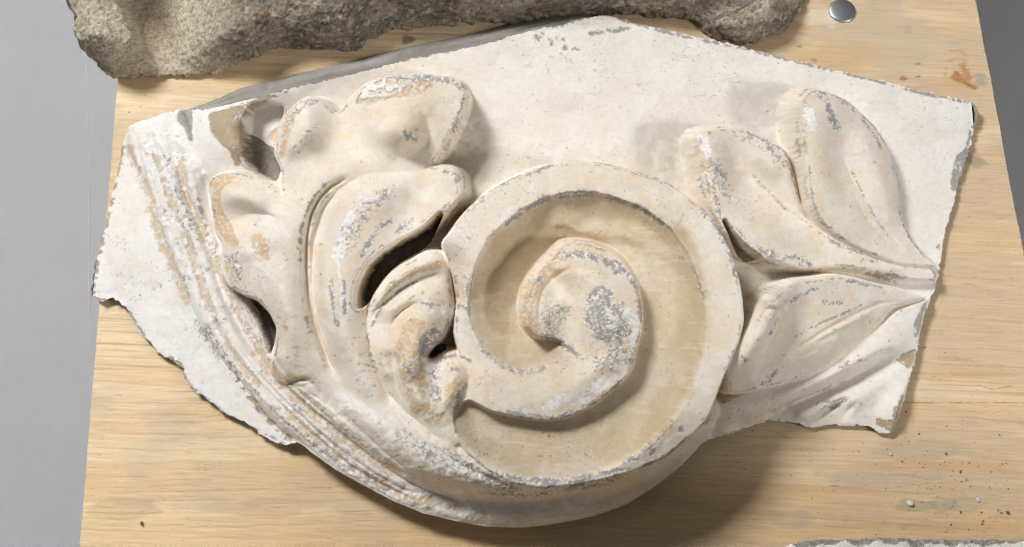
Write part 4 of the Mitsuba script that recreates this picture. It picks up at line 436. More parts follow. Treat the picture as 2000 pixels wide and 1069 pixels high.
 'yellow_shade': [([(160.2, 52.2), (172.5, 24.3), (178.5, -5.8), (180.0, -35.4), (177.4, -67.2), (171.2, -95.8), (159.1, -126.5), (141.7, -153.2), (118.2, -173.1)], 12.6, 0.85),
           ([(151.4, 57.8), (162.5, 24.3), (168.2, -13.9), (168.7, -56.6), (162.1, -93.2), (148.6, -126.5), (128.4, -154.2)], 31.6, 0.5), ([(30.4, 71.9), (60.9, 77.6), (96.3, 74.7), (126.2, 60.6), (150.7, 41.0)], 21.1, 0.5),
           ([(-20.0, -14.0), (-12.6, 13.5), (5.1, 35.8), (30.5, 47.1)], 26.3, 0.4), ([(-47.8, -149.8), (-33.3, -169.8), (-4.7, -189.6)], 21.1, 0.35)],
 'zones': {'cream': [(-168.1, -8.5, 58, 0.8), (-81.6, 86.4, 42, 0.8), (80.7, -45.9, 168, 1), (-19.2, -118.6, 84, 0.8), (-102.3, -61.8, 68, 0.9), (-151.1, 57.7, 68, 0.8), (-113.9, 161.5, 79, 0.75), (-210.9, 137.9, 42, 0.6),
                     (237.1, -57.2, 63, 0.45), (312.1, 116.6, 42, 0.35), (231.1, 75.7, 42, 0.3), (299.2, -57.7, 63, 0.35), (-266.2, 81.1, 42, 0.25)],
           'dirt_shade': [(-48.8, 163.1, 29, 0.55), (-53.8, 132.6, 21, 0.5), (175.5, 138.9, 39, 0.5), (281.8, 191.8, 34, 0.48), (256.5, 8.3, 32, 0.5), (248.6, -31.5, 24, 0.7), (-323.7, 101.6, 21, 0.35), (-19.4, -141.4, 32, 0.3),
                    (29.4, -83.5, 24, 0.5), (-52.3, -14.0, 21, 0.3)],
           'speck': [(55.6, 264.9, 58, 1), (209.9, 239.0, 63, 0.8), (110.6, 245.4, 79, 0.5), (463.4, 182.1, 47, 0.9), (358.4, 232.5, 42, 0.5), (-390.3, 37.3, 47, 0.9), (-365.6, 2.6, 32, 0.9), (-307.6, -70.6, 32, 0.8),
                     (-380.6, 120.2, 26, 0.8), (50.4, 102.0, 63, 0.8), (164.7, 62.6, 47, 0.7), (-49.5, 35.0, 37, 0.8), (72.0, -45.1, 58, 1), (-249.6, -3.1, 32, 1), (-227.8, 161.5, 32, 0.5), (-151.3, -99.4, 47, 0.6),
                     (224.9, 52.9, 47, 0.7), (346.4, -14.3, 42, 0.4), (238.5, -144.7, 37, 0.8), (0.0, -219.3, 74, 1), (-265.6, 80.9, 32, 0.5), (-71.1, 224.6, 32, 0.5), (-23.9, -107.9, 63, 0.4), (-71.5, -138.8, 32, 0.6)],
           'yellow': [(162.7, -57.1, 42, 0.7), (76.3, 58.3, 63, 0.5), (95.3, -175.5, 74, 0.5), (-19.9, -19.4, 32, 0.5), (-102.3, 154.0, 21, 0.4), (144.9, -130.1, 53, 0.5), (193.1, -55.9, 21, 0.2), (-62.9, 60.1, 21, 0.3),
                      (322.8, 116.7, 21, 0.5), (286.0, -84.2, 32, 0.4), (388.8, 89.0, 21, 0.4), (-209.9, 148.4, 21, 0.3)]}}


def spline(pts, step, closed=False):
    """Points (n, 3) resampled along straight pieces with rounded bends, about step mm apart."""
    p = np.asarray(pts, float)
    if closed:
        p = np.vstack([p, p[:1]])
    seg = np.linalg.norm(np.diff(p[:, :2], axis=0), axis=1)
    s = np.concatenate([[0], np.cumsum(seg)])
    n = max(2, int(s[-1] / step) + 1)
    t = np.linspace(0, s[-1], n, endpoint=not closed)
    q = np.stack([np.interp(t, s, p[:, k]) for k in range(p.shape[1])], 1)
    if len(q) > 6:
        q = ndi.gaussian_filter1d(q, 1.2, axis=0, mode='wrap' if closed else 'nearest')
    return q


def value_noise(X, Y, scale, seed, octaves=4):
    tab = np.random.default_rng(9000 + seed).random((256, 256)).astype(np.float32)
    out, x, y = 0, np.asarray(X, np.float32) / scale, np.asarray(Y, np.float32) / scale
    for o in range(octaves):
        i, j = np.floor(x), np.floor(y)
        s, t = x - i, y - j
        s, t = s * s * (3 - 2 * s), t * t * (3 - 2 * t)
        i, j = i.astype(np.int32) & 255, j.astype(np.int32) & 255
        i1, j1 = (i + 1) & 255, (j + 1) & 255
        a, c = tab[j, i], tab[j1, i]
        a = a + (tab[j, i1] - a) * s
        c = c + (tab[j1, i1] - c) * s
        out = out + (a + (c - a) * t) * 0.5 ** (o + 1)
        x, y = x * 2 + 17.3, y * 2 - 9.1
    return out / (1 - 0.5 ** octaves)


def sst(a, b, x):
    t = np.clip((x - a) / (b - a), 0, 1)
    return t * t * (3 - 2 * t)


class Field:
    """A height field in mm on a square grid, with a part number per cell."""

    def __init__(self, x0, y0, x1, y1, step):
        self.step = step
        self.x, self.y = np.arange(x0, x1, step), np.arange(y0, y1, step)
        self.X, self.Y = np.meshgrid(self.x, self.y)
        self.Z = np.full(self.X.shape, -200.0)
        self.part = np.zeros(self.X.shape, np.int16)

    def window(self, p, pad):
        a = np.searchsorted(self.x, [p[:, 0].min() - pad, p[:, 0].max() + pad])
        b = np.searchsorted(self.y, [p[:, 1].min() - pad, p[:, 1].max() + pad])
        return slice(b[0], b[1]), slice(a[0], a[1])

    def inside(self, poly, w):
        """Crossing-number test of the window's cells."""
        X, Y = self.X[w], self.Y[w]
        ins = np.zeros(X.shape, bool)
        ys, xs = Y[:, 0], X[0]
        q = np.roll(poly, -1, axis=0)
        for (ax, ay), (bx, by) in zip(poly[:, :2], q[:, :2]):
            if ay == by:
                continue
            r = np.nonzero((ys >= min(ay, by)) & (ys < max(ay, by)))[0]
            if len(r):
                xc = ax + (ys[r] - ay) / (by - ay) * (bx - ax)
                ins[r] ^= xs[None, :] < xc[:, None]
        return ins

    def line_dist(self, p, w):
        d = np.full(self.X[w].shape, 1e9)
        X, Y = self.X[w], self.Y[w]
        for a, b in zip(p[:-1], p[1:]):
            v = b[:2] - a[:2]
            t = np.clip(((X - a[0]) * v[0] + (Y - a[1]) * v[1]) / max(v @ v, 1e-9), 0, 1)
            d = np.minimum(d, np.hypot(X - a[0] - t * v[0], Y - a[1] - t * v[1]))
        return d

    def signed(self, poly, w):
        return self.line_dist(np.vstack([poly, poly[:1]]), w) * np.where(self.inside(poly, w), -1, 1)

    def surface(self, pts, w, smoothing=130.0, coarse=3):
        pts = pts[np.unique(np.round(pts[:, :2] / 2).astype(int), axis=0, return_index=True)[1]]
        X, Y = self.X[w][::coarse, ::coarse], self.Y[w][::coarse, ::coarse]
        c = pts[:, :2].mean(0)
        f = RBFInterpolator((pts[:, :2] - c) / 50, pts[:, 2], kernel='thin_plate_spline', smoothing=smoothing * 1e-4)
        z = f(np.stack([X.ravel(), Y.ravel()], 1) / 50 - c / 50).reshape(X.shape)
        shape = self.X[w].shape
        iy, ix = np.arange(shape[0]) / coarse, np.arange(shape[1]) / coarse
        return ndi.map_coordinates(z, np.meshgrid(np.minimum(iy, z.shape[0] - 1), np.minimum(ix, z.shape[1] - 1), indexing='ij'), order=3, mode='nearest')

    def element(self, number, outline, curves, k=3, rnd=0, sm=4, cut=False):
        out = spline(outline, 3, True)
        pad = 45
        w = self.window(out, pad)
        con = np.vstack([spline(outline, 9, True)] + [spline(c, 7) if len(c) > 1 else np.array(c) for c in curves])
        ins = self.inside(out, w)
        z = self.surface(con, w)
        dist, near = ndi.distance_transform_edt(~ins, return_indices=True)
        z = z[near[0], near[1]]
        z = np.where(ins, z, ndi.gaussian_filter(z, 6))
        dist = np.maximum(dist * self.step - 0.5 * self.step, 0)
        if cut:
            zc = z + k * dist
            zw = self.Z[w]
            hit = (zc < zw) & (dist < 12)
            self.Z[w] = np.where(dist < 12, np.minimum(zw, zc), zw)
            self.part[w][hit & ins] = number
            return
        if rnd:
            di = ndi.distance_transform_edt(ins) * self.step
            t = np.clip(1 - di / (2.2 * rnd), 0, 1)
            z = z - rnd * (1 - np.sqrt(np.maximum(1 - t ** 2, 0)))
        z = z - k * dist
        b = self.Z[w]
        h = np.clip(1 - np.abs(z - b) / max(sm, .1), 0, 1) * sm
        self.part[w][(z > b) & (dist < 30)] = number
        self.Z[w] = np.maximum(z, b) + h * h / (4 * max(sm, .1)) * (b > -100)

    def hole(self, poly, depth, k=22):
        p = spline(np.array(poly), 3, True)
        w = self.window(p, 12)
        d = np.maximum(self.signed(p, w), -6)
        zc = depth + k * (d + 0.6)
        self.Z[w] = np.minimum(self.Z[w], np.maximum(zc, depth))

    def groove(self, pts, depth, width):
        p = spline(np.array(pts), 4)
        w = self.window(p, 4 * width)
        d = self.line_dist(p, w)
        e = np.minimum(np.hypot(self.X[w] - p[0, 0], self.Y[w] - p[0, 1]), np.hypot(self.X[w] - p[-1, 0], self.Y[w] - p[-1, 1]))
        self.Z[w] -= depth * np.exp(-(d / width) ** 2) * (np.clip(e / 14, 0, 1) ** .7 if depth > 0 else 1)


def add_mesh(key, V, F, N, C, bsdf):
    used, inv = np.unique(F, return_inverse=True)
    path = meshkit.write_ply((V[used] / 1000.0, inv.reshape(-1, 3)), False, None, np.clip(C[used], 0, 1), normals=N[used])
    scene[key] = {'type': 'ply', 'filename': path, 'face_normals': False, 'bsdf': {'type': 'ref', 'id': bsdf}}


def normals(V, F):
    n = np.zeros_like(V)
    fn = np.cross(V[F[:, 1]] - V[F[:, 0]], V[F[:, 2]] - V[F[:, 0]])
    for k in range(3):
        np.add.at(n, F[:, k], fn)
    return n / np.maximum(np.linalg.norm(n, axis=1, keepdims=True), 1e-12)


def field_mesh(f, sd, keep):
    """The field's cells where keep holds, the border snapped on to the outline sd = 0. Returns V, F, the cell index of each vertex, and border loops."""
    q = keep[:-1, :-1] & keep[1:, :-1] & keep[:-1, 1:] & keep[1:, 1:]
    idx = np.arange(f.X.size).reshape(f.X.shape)
    a, b, c, d = idx[:-1, :-1][q], idx[:-1, 1:][q], idx[1:, 1:][q], idx[1:, :-1][q]
    F = np.vstack([np.stack([a, b, c], 1), np.stack([a, c, d], 1)])
    used, F = np.unique(F, return_inverse=True)
    F = F.reshape(-1, 3)
    V = np.stack([f.X.ravel()[used], f.Y.ravel()[used], f.Z.ravel()[used]], 1)
    E = np.sort(np.vstack([F[:, [0, 1]], F[:, [1, 2]], F[:, [2, 0]]]), axis=1)
    Ed = np.vstack([F[:, [0, 1]], F[:, [1, 2]], F[:, [2, 0]]])
    key = E[:, 0].astype(np.int64) * len(V) + E[:, 1]
    u, first, count = np.unique(key, return_index=True, return_counts=True)
    border = Ed[first[count == 1]]
    gy, gx = np.gradient(ndi.gaussian_filter(sd, 1.5), f.step)
    g = np.stack([gx.ravel()[used], gy.ravel()[used]], 1)
    g /= np.maximum(np.linalg.norm(g, axis=1, keepdims=True), 1e-6)
    on = np.unique(border)
    V[on, :2] -= g[on] * np.clip(sd.ravel()[used][on], -1.6 * f.step, 1.6 * f.step)[:, None]
    return V, F, used, border, g


def skirt(V, border, g, rows):
    """Side faces below the border edges: rows of (outward offset per vertex, z per vertex)."""
    on, inv = np.unique(border, return_inverse=True)
    inv = inv.reshape(-1, 2)
    n = len(on)
    S = [V[on]]
    for off, z in rows:
        p = V[on].copy()
        p[:, :2] += g[on] * off[:, None]
        p[:, 2] = z
        S.append(p)
    S = np.vstack(S)
    Fs = []
    for r in range(len(rows)):
        a, b = inv[:, 0] + r * n, inv[:, 1] + r * n
        Fs += [np.stack([a, a + n, b + n], 1), np.stack([a, b + n, b], 1)]
    return S, np.vstack(Fs), on


def vertex_bsdf(name, rough=0.8, spec=0.25, **more):
    scene[name] = {'type': 'twosided', 'bsdf': {'type': 'principled', 'base_color': {'type': 'mesh_attribute', 'name': 'vertex_color'}, 'roughness': rough, 'specular': spec, **more}}


vertex_bsdf('painted_plaster', 0.62, 0.3)
vertex_bsdf('rough_mineral', 0.9, 0.15)
vertex_bsdf('pine_ply', 0.62, 0.25)

# ------------------------------------------------------------------ the floor
floor_h = -0.75
scene['floor'] = mikit.ply((np.array([[-8, -8, floor_h], [8, -8, floor_h], [8, 8, floor_h], [-8, 8, floor_h]]), np.array([[0, 1, 2, 3]])), 'floor_paint')


def floor_fn(p, n, uv):
    s = mikit.fbm(p.x * 9, p.y * 9, 0.3, 3)
    d = mikit.noise(p.x * 260, p.y * 260)
    spot = mikit.smoothstep(0.016, 0.006, dr_hypot(p.x + 0.810, p.y + 0.285))
    v = 0.93 + 0.12 * s + 0.03 * d - 0.22 * spot
    return mi.Color3f(0.495, 0.505, 0.53) * v


def dr_hypot(a, b):
    import drjit as dr
    return dr.sqrt(a * a + b * b)


scene['floor_paint'] = {'type': 'principled', 'base_color': mikit.proc(floor_fn), 'roughness': 0.6, 'specular': 0.2}
labels['floor'] = {'kind': 'structure', 'label': 'plain grey studio floor below the board'}

# ------------------------------------------------------------------ the carved fragment
SLANT = 0.45      # the carver's undercuts lean this much: the field's y is the true y plus SLANT times the height
f = Field(-425, -276, 492, 312, 0.66)
el = DATA['elements']
PARTS = ['slab', 'fluted_stem', 'leaf_stalk', 'volute', 'channel', 'curled_leaf', 'curled_leaf_001', 'curled_leaf_002', 'acanthus_leaf', 'acanthus_leaf_002', 'acanthus_leaf_001']
slab = np.array(el['slab']['outline'])
slab_line = spline(slab, 2.0, True)
rag = np.where(np.abs(slab_line[:, 2:3] - 25) < 3, .12, .75)      # crisp breaks everywhere but along the turned moulding
slab_line[:, :2] += np.random.default_rng(3).normal(size=(len(slab_line), 2)) * rag
slab_line[:, :2] += (np.stack([value_noise(slab_line[:, 0], slab_line[:, 1], 9, 21, 3), value_noise(slab_line[:, 0], slab_line[:, 1], 9, 22, 3)], 1) - .5) * 4.5 * rag
pts = np.vstack([spline(slab, 12, True), np.array(el['slab']['curves'][0])])
everything = (slice(None), slice(None))
f.Z = f.surface(pts, everything, 100)
f.Z += (value_noise(f.X, f.Y, 90, 5, 2) - .5) * 3.0
for number, name in enumerate(PARTS):
    if number:
        f.element(number, **{k: v for k, v in el[name].items()})
for poly, depth, steep in DATA['holes']:
    f.hole(poly, depth, steep)
for p, depth, width in DATA['strokes']:
    f.groove(p, depth, width)
for x, y, r, s_ in DATA['soften']:
    w = f.window(np.array([[x, y]]), r * 1.5)
    a_ = sst(1.2, .5, np.hypot(f.X[w] - x, f.Y[w] - y) / r)
    f.Z[w] = f.Z[w] * (1 - a_) + ndi.gaussian_filter(f.Z[w], s_) * a_
f.Z = ndi.gaussian_filter(f.Z, 1.15)
sd = np.full(f.X.shape, 99.0)
ins = f.inside(slab_line, everything)
near = ndi.binary_dilation(ins, iterations=4) & ~ndi.binary_erosion(ins, iterations=4)
ii = np.nonzero(near)
from scipy.spatial import cKDTree
dense = spline(np.vstack([slab_line]), 0.25, True)
dd = cKDTree(dense[:, :2]).query(np.stack([f.X[ii], f.Y[ii]], 1))[0]
sd[ins] = -99
sd[ii] = np.where(ins[ii], -dd, dd)
keep = sd < 0.45

# --- paint, wear, dirt and painted-in shade of the fragment, per vertex
X, Y = f.X, f.Y
N1, N2, N3 = value_noise(X, Y, 60, 11, 4), value_noise(X, Y, 14, 12, 4), value_noise(X, Y, 3.2, 13, 3)
N4, N5 = value_noise(X, Y, 1.7, 14, 2), value_noise(X, Y, 6.0, 15, 3)


def zone(items):
    out = np.zeros(X.shape)
    for x, y, r, wt in items:
        out = np.maximum(out, wt * np.exp(-((f.X - x) ** 2 + (f.Y - y) ** 2) / (r * r) * 0.9))
    return out


def mixc(C, col, t):
    return C * (1 - t[..., None]) + np.asarray(col) * t[..., None]


COL = dict(tan=(0.64, 0.475, 0.30), clay=(0.40, 0.315, 0.215), cement=(0.33, 0.315, 0.295), grey=(0.285, 0.285, 0.29), white=(0.80, 0.79, 0.77), buff=(0.62, 0.51, 0.385), chip=(0.68, 0.60, 0.50))
cream, yel, dirt_shade, speck = (zone(DATA['zones'][k]) for k in ('cream', 'yellow', 'dirt_shade', 'speck'))
C = np.ones(X.shape + (3,)) * np.array([0.77, 0.73, 0.668])
C = mixc(C, (0.785, 0.772, 0.755), sst(.35, .65, N1) * (.3 + .6 * sst(-150, -330, f.X) + .3 * sst(280, 420, f.X)))
carve = ndi.gaussian_filter(np.isin(f.part, (3, 4, 5, 6, 7, 8, 9, 10)) * 1.0, 6)
cream = np.maximum(cream, .55 * carve)
C = mixc(C, (0.73, 0.595, 0.43), np.clip(cream * (0.85 + 0.9 * (N2 - .5)), 0, 1))
C = mixc(C, (0.66, 0.525, 0.35), np.clip(yel * (0.55 + 1.5 * (N2 - .45)), 0, .9))
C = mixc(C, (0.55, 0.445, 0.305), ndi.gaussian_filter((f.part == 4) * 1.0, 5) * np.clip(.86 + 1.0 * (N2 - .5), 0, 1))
for p, wd, a_ in DATA['yellow_shade']:  # yellowed bands, with the shade along the channel wall painted in
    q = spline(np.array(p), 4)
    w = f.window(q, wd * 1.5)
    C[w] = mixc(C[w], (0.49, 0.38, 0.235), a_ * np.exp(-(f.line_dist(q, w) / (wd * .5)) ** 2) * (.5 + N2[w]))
C = mixc(C, (0.72, 0.52, 0.32), sst(.58, .72, N2) * (.06 + .16 * cream))
C = mixc(C, (0.82, 0.80, 0.78), sst(.50, .75, value_noise(X, Y, 22, 31, 4)) * .4 * (1 - .9 * ndi.gaussian_filter((f.part == 4) * 1.0, 5)))
C = mixc(C, (0.42, 0.36, 0.28), np.clip(dirt_shade * (.45 + 1.6 * (N5 - .4)), 0, .8))  # grime smudges, with the shade beside leaves and lobes painted in
scuff = value_noise(X * .16 + Y * .05, Y, 2.6, 33, 3)
C = mixc(C, (.70, .645, .575), sst(.58, .72, scuff) * sst(.42, .62, value_noise(X, Y, 45, 34, 3)) * .35)
C = mixc(C, (.66, .60, .53), sst(.55, .70, value_noise(X, Y, 33, 35, 5)) * .32)
C *= (0.935 + 0.13 * N3)[..., None]

peel = np.zeros(X.shape)          # depth in mm of missing paint
smooth_z = ndi.gaussian_filter(f.Z, 4.0)
ridge = f.Z - smooth_z            # convex where positive


flecks = value_noise(X, Y, 2.0, 39, 2)


def lay(kind, m, w=(slice(None), slice(None))):
    Cw, fl = C[w], flecks[w]
    c = np.array(COL[kind])
    tone = TONES[kind][w]
    edge = ndi.grey_dilation(m, size=3) - m
    if kind in ('tan', 'buff'):
        m = m * (fl < .70)
    soft = ndi.gaussian_filter(m.astype(float), .6) * (.78 + .22 * fl if kind in ('grey', 'white') else .97)
    Cw = Cw * (1 - soft[..., None]) + c * tone[..., None] * soft[..., None]
    Cw = np.where(((edge > .5) & (N4[w] > .5))[..., None], Cw * (0.80 if kind != 'white' else 0.9), Cw)  # dark outline paints in the small shadow of the paint layer's edge
    if kind == 'grey':
        chalk = ndi.gaussian_filter(m.astype(float), 2.5) * (m < .5) * sst(.55, .66, fl)
        Cw = mixc(Cw, (.82, .81, .79), np.clip(chalk * 2.2, 0, .85))
    C[w] = Cw
    peel[w] = np.where(m > .5, {'chip': 1.5, 'tan': .45, 'buff': .4, 'clay': .8, 'cement': .7, 'grey': .3, 'white': 0.0}[kind], peel[w])


TONES = {k: 0.84 + 0.32 * value_noise(X, Y, 2.6, 38 + i, 3) for i, k in enumerate(COL)}
fine = .55 * value_noise(X, Y, 2.6, 51, 3) + .45 * value_noise(X, Y, 7, 52, 3)
levels = np.sort(fine.ravel()[::17])
grain = .72 * value_noise(X, Y, 1.35, 53, 2) + .28 * value_noise(X, Y, 4.5, 54, 3)
grain = np.interp(grain, np.sort(grain.ravel()[::17]), levels)
cov_level = lambda c: np.interp(c, np.linspace(0, 1, len(levels)), levels)
for kind, form, p, wd, cov in DATA['wear']:
    p = np.array(p)
    if form == 'line':
        q = spline(p, 4)
        w = f.window(q, wd * 2 + 3)
        d = f.line_dist(q, w) / (wd * .5)
        c = np.clip(cov * (.8 if kind == 'grey' else 1.0) * (1.3 - d ** 1.3) * (.35 + 1.3 * sst(.3, .65, N5[w])), 0, 1)
    else:
        q = spline(p, 2, True)
        w = f.window(q, 6)
        d = f.signed(q, w) + (value_noise(X[w], Y[w], 5, 61, 3) - .5) * 2.4 * wd
        c = np.where(d < 0, cov if cov > .9 else cov * (.5 + sst(.35, .6, N5[w])), 0.0)
    c = np.where(c >= .97, 1.0, c)
    fn = grain if kind == 'grey' else fine
    m = (np.interp(c, np.linspace(0, 1, len(levels)), levels) > fn[w]) & (c > .02) | (c >= 1)
    lay(kind, m.astype(float), w)
for p in DATA['hole_shade']:  # near-black colour on hole floors stands in for their deep shade
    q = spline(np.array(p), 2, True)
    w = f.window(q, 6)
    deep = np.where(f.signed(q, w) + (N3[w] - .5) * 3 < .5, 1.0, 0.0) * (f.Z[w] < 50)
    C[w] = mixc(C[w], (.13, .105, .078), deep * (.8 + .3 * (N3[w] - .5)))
# primer worn bare along sharp convex edges, and short flake cracks
worn = (ridge > 1.0 + 5.0 * (.60 - fine)) & (ridge < 2.4) & (N2 > .5)
lay('grey', worn.astype(float))
ang = value_noise(X, Y, 25, 71, 2) * 6
u1 = np.cos(ang) * X + np.sin(ang) * Y
crk = value_noise(X * 1.0, Y * 1.0, 2.4, 72, 2)
crk2 = np.abs(value_noise(X, Y, 3.4, 73, 2) - .5)
clump = value_noise(X, Y, 16, 74, 3)
sp = (crk2 < .022) & (crk > .80 - .42 * np.clip(speck, 0, 1) * sst(.42, .60, clump))
C = np.where(sp[..., None], C * np.array([.50, .50, .52]), C)
peel = np.where(sp, np.maximum(peel, .3), peel)
pits = (value_noise(X, Y, 2.3, 76, 1) > .975) & (value_noise(X, Y, 40, 77, 3) > .5)
C = np.where(pits[..., None], C * .42, C)
peel = np.where(pits, np.maximum(peel, .6), peel)
C = ndi.gaussian_filter(C, (0.45, 0.45, 0))
# real relief: hand-worked lumps, brushed paint, and the step of the missing paint
f.Z += ndi.gaussian_filter((f.part == 1) * 1.0, 4) * ((value_noise(X, Y, 5, 83, 3) - .5) * 2.0 + (value_noise(X, Y, 15, 84, 2) - .5) * 1.6)
f.Z += (value_noise(X, Y, 12, 81, 3) - .5) * 1.3 + (N5 - .5) * .55 + (N3 - .5) * .3
rough_in = np.clip(peel / .8, 0, 1)
f.Z -= ndi.gaussian_filter(peel, .5) + rough_in * (value_noise(X, Y, 2.2, 82, 3) - .5) * 1.0

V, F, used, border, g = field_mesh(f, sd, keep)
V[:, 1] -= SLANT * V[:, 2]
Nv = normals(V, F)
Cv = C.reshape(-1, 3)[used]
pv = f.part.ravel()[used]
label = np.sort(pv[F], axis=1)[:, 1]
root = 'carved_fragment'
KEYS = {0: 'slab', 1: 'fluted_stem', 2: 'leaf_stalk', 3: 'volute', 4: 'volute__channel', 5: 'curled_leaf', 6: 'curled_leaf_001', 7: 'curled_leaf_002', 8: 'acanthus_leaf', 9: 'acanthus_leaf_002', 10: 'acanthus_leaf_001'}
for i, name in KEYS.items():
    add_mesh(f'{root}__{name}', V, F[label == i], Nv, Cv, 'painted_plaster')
labels[root] = {'label': 'broken white painted plaster ornament with spiral volute and acanthus leaves lying on the plywood board', 'category': 'ornament fragment'}
labels[f'{root}__volute'] = {'label': 'round spiral volute with cream paint'}
labels[f'{root}__volute__channel'] = {'label': 'hollow yellowed channel winding round the volute'}
labels[f'{root}__fluted_stem'] = {'label': 'bundle of ridged stems with flaking white paint'}
labels[f'{root}__curled_leaf'] = {'label': 'blunt leaf touching the rim of the volute, upper left of the three'}
labels[f'{root}__curled_leaf_001'] = {'label': 'tall pointed leaf nearest the top right edge'}
labels[f'{root}__curled_leaf_002'] = {'label': 'broad cupped leaf below the two others'}
labels[f'{root}__acanthus_leaf'] = {'label': 'big lobed acanthus leaf left of the volute'}
labels[f'{root}__acanthus_leaf_002'] = {'label': 'long S-shaped acanthus lobe beside the dark gap'}
labels[f'{root}__acanthus_leaf_001'] = {'label': 'small curled acanthus lobe with bare tan patch'}
# broken sides: bevelled grey back at the upper left, rough and slightly undercut elsewhere
ring = spline(slab_line, 1.1, True)[:, :2]
zi = ndi.map_coordinates(f.Z, [(ring[:, 1] - f.y[0]) / f.step, (ring[:, 0] - f.x[0]) / f.step], order=1, mode='nearest')
zi = ndi.minimum_filter1d(zi, 3, mode='wrap') - .1
nr = len(ring)


def outward(sigma):
    q = ndi.gaussian_filter1d(ring, sigma, axis=0, mode='wrap')
    d = np.roll(q, -2, 0) - np.roll(q, 2, 0)
    o = np.stack([d[:, 1], -d[:, 0]], 1) / np.linalg.norm(d, axis=1, keepdims=True)
    area = (ring[:, 0] * np.roll(ring[:, 1], -1) - ring[:, 1] * np.roll(ring[:, 0], -1)).sum()
    return o * np.sign(area)


o1, o2 = outward(4), outward(30)
ring_s = ndi.gaussian_filter1d(ring, 22, axis=0, mode='wrap')
bx = ring[:, 0]
bevel = sst(.45, .75, o2[:, 1]) * sst(118, 82, bx) * np.clip((bx + 398) / 110, 0, 1) ** .7
bevel = ndi.gaussian_filter1d(bevel, 6, mode='wrap')
rows, L = [], [0, .12, .3, .5, .75, 1.0]
for t in L:
    p3 = np.stack([bx / 8, ring[:, 1] / 8, zi * t / 8 + 5], 1)
    jz = (meshkit.fbm(p3, 3, 93) - .5) * 7 * np.minimum(1, t * 4) * np.minimum(1, zi / 20) * (1 - bevel * .93)
    und = -(1 + 9 * t ** .6 * np.clip((zi - 6) / 12, .1, 1.6))
    off = bevel * t * (19 + .55 * zi) + (1 - bevel) * und * (t > 0) + jz
    base = ring - o1 * .3
    base = base + (ring_s - base) * (bevel * min(1, t * 5))[:, None]
    p = base + (o1 * (1 - bevel[:, None]) + o2 * bevel[:, None]) * off[:, None]
    rows.append(np.column_stack([p[:, 0], p[:, 1] - SLANT * zi, zi * (1 - t)]))
S = np.vstack(rows)
j, j2 = np.arange(nr), (np.arange(nr) + 1) % nr
Fs = np.vstack([np.vstack([np.stack([j + r_ * nr, j + (r_ + 1) * nr, j2 + (r_ + 1) * nr], 1), np.stack([j + r_ * nr, j2 + (r_ + 1) * nr, j2 + r_ * nr], 1)]) for r_ in range(len(L) - 1)])
sn = meshkit.fbm(S / 7, 3, 95)
Cs = np.ones((len(S), 3)) * np.array([.30, .285, .265])
bev6 = np.tile(bevel, len(L))
brush = value_noise(S[:, 0] * .04 + (S[:, 1] - S[:, 0] * .26) * 1.0 - S[:, 2], S[:, 2] * 1.3, 3.5, 96, 3)
Cs = Cs * (1 - bev6[:, None]) * (0.6 + .8 * sn[:, None]) + bev6[:, None] * np.array([.27, .255, .235]) * (0.45 + 1.1 * brush[:, None])
side_low = (S[:, 1] < -150) & (np.tile(zi, len(L)) > 18)
Cs[side_low] = Cs[side_low] * .4 + np.array([.52, .49, .45]) * .6
add_mesh(f'{root}__broken_side', S, Fs, normals(S, Fs), Cs, 'rough_mineral')
labels[f'{root}__broken_side'] = {'label': 'bare grey side of the slab'}

# ------------------------------------------------------------------ two further fragments
def fbm3(P, scale, octaves, seed):
    return meshkit.fbm(P / scale, octaves, seed)


def rock(key, outline, pts, box, step, colour_fn, amp, seed):
    r = Field(*box, step)
    out = spline(np.array(outline), 2.5, True)
    out[:, :2] += np.random.default_rng(seed).normal(size=(len(out), 2)) * amp * .8
    out[:, :2] += (np.stack([value_noise(out[:, 0], out[:, 1], 14, seed, 4), value_noise(out[:, 0], out[:, 1], 14, seed + 7, 4)], 1) - .5) * 12 * amp
    allw = (slice(None), slice(None))
    con = np.vstack([spline(outline, 14, True), np.array(pts)])
    r.Z = ndi.gaussian_filter(np.maximum(r.surface(con, allw, 120, 4), 3), 1)
    if key == 'rough_stone':        # the broken lump left of the hollow stands up in a step
        le = np.array(DATA['ledge'])[::-1]
        xe = np.interp(r.Y, le[:, 1], le[:, 0]) + (value_noise(r.X, r.Y, 14, 371, 3) - .5) * 7
        r.Z += 34 * sst(1, -5, r.X - xe) * sst(le[0, 1] - 4, le[1, 1] + 30, r.Y)
        r.Z = ndi.gaussian_filter(r.Z, .7)
    insd = r.inside(out, allw)
    s = (ndi.distance_transform_edt(~insd) - ndi.distance_transform_edt(insd)) * step
    V, F, used, border, g = field_mesh(r, s, s < .4 * step)
    V[:, 1] -= SLANT * V[:, 2]
    on = np.unique(border)
    jit = (value_noise(V[on, 0], V[on, 1], 6, seed + 3, 3) - .5) * 6 * amp
    rows = [(jit - 1, V[on, 2] * .5), (jit - 5, V[on, 2] * 0 + .3)]
    S, Fs, on = skirt(V, border, g, rows)
    m = len(on)
    Fs = np.where(Fs < m, on[np.minimum(Fs, m - 1)], Fs - m + len(V))
    V, F = np.vstack([V, S[m:]]), np.vstack([F, Fs])
    n0 = normals(V, F)
    big, mid, small = fbm3(V, 17, 4, seed) - .5, fbm3(V, 5.5, 3, seed + 1) - .5, fbm3(V, 2.0, 2, seed + 2) - .5
    V0 = V
    lift = (big * 7 + mid * 3.4 + small * 1.5) * amp * rough_where(key, V)
    V = V + n0 * lift[:, None]
    V[:, 2] = np.maximum(V[:, 2], .3)
    add_mesh(key, V, F, normals(V, F), colour_fn(V0, big, mid, small, np.concatenate([s.ravel()[used], np.zeros(len(V) - len(used))])), 'rough_mineral')


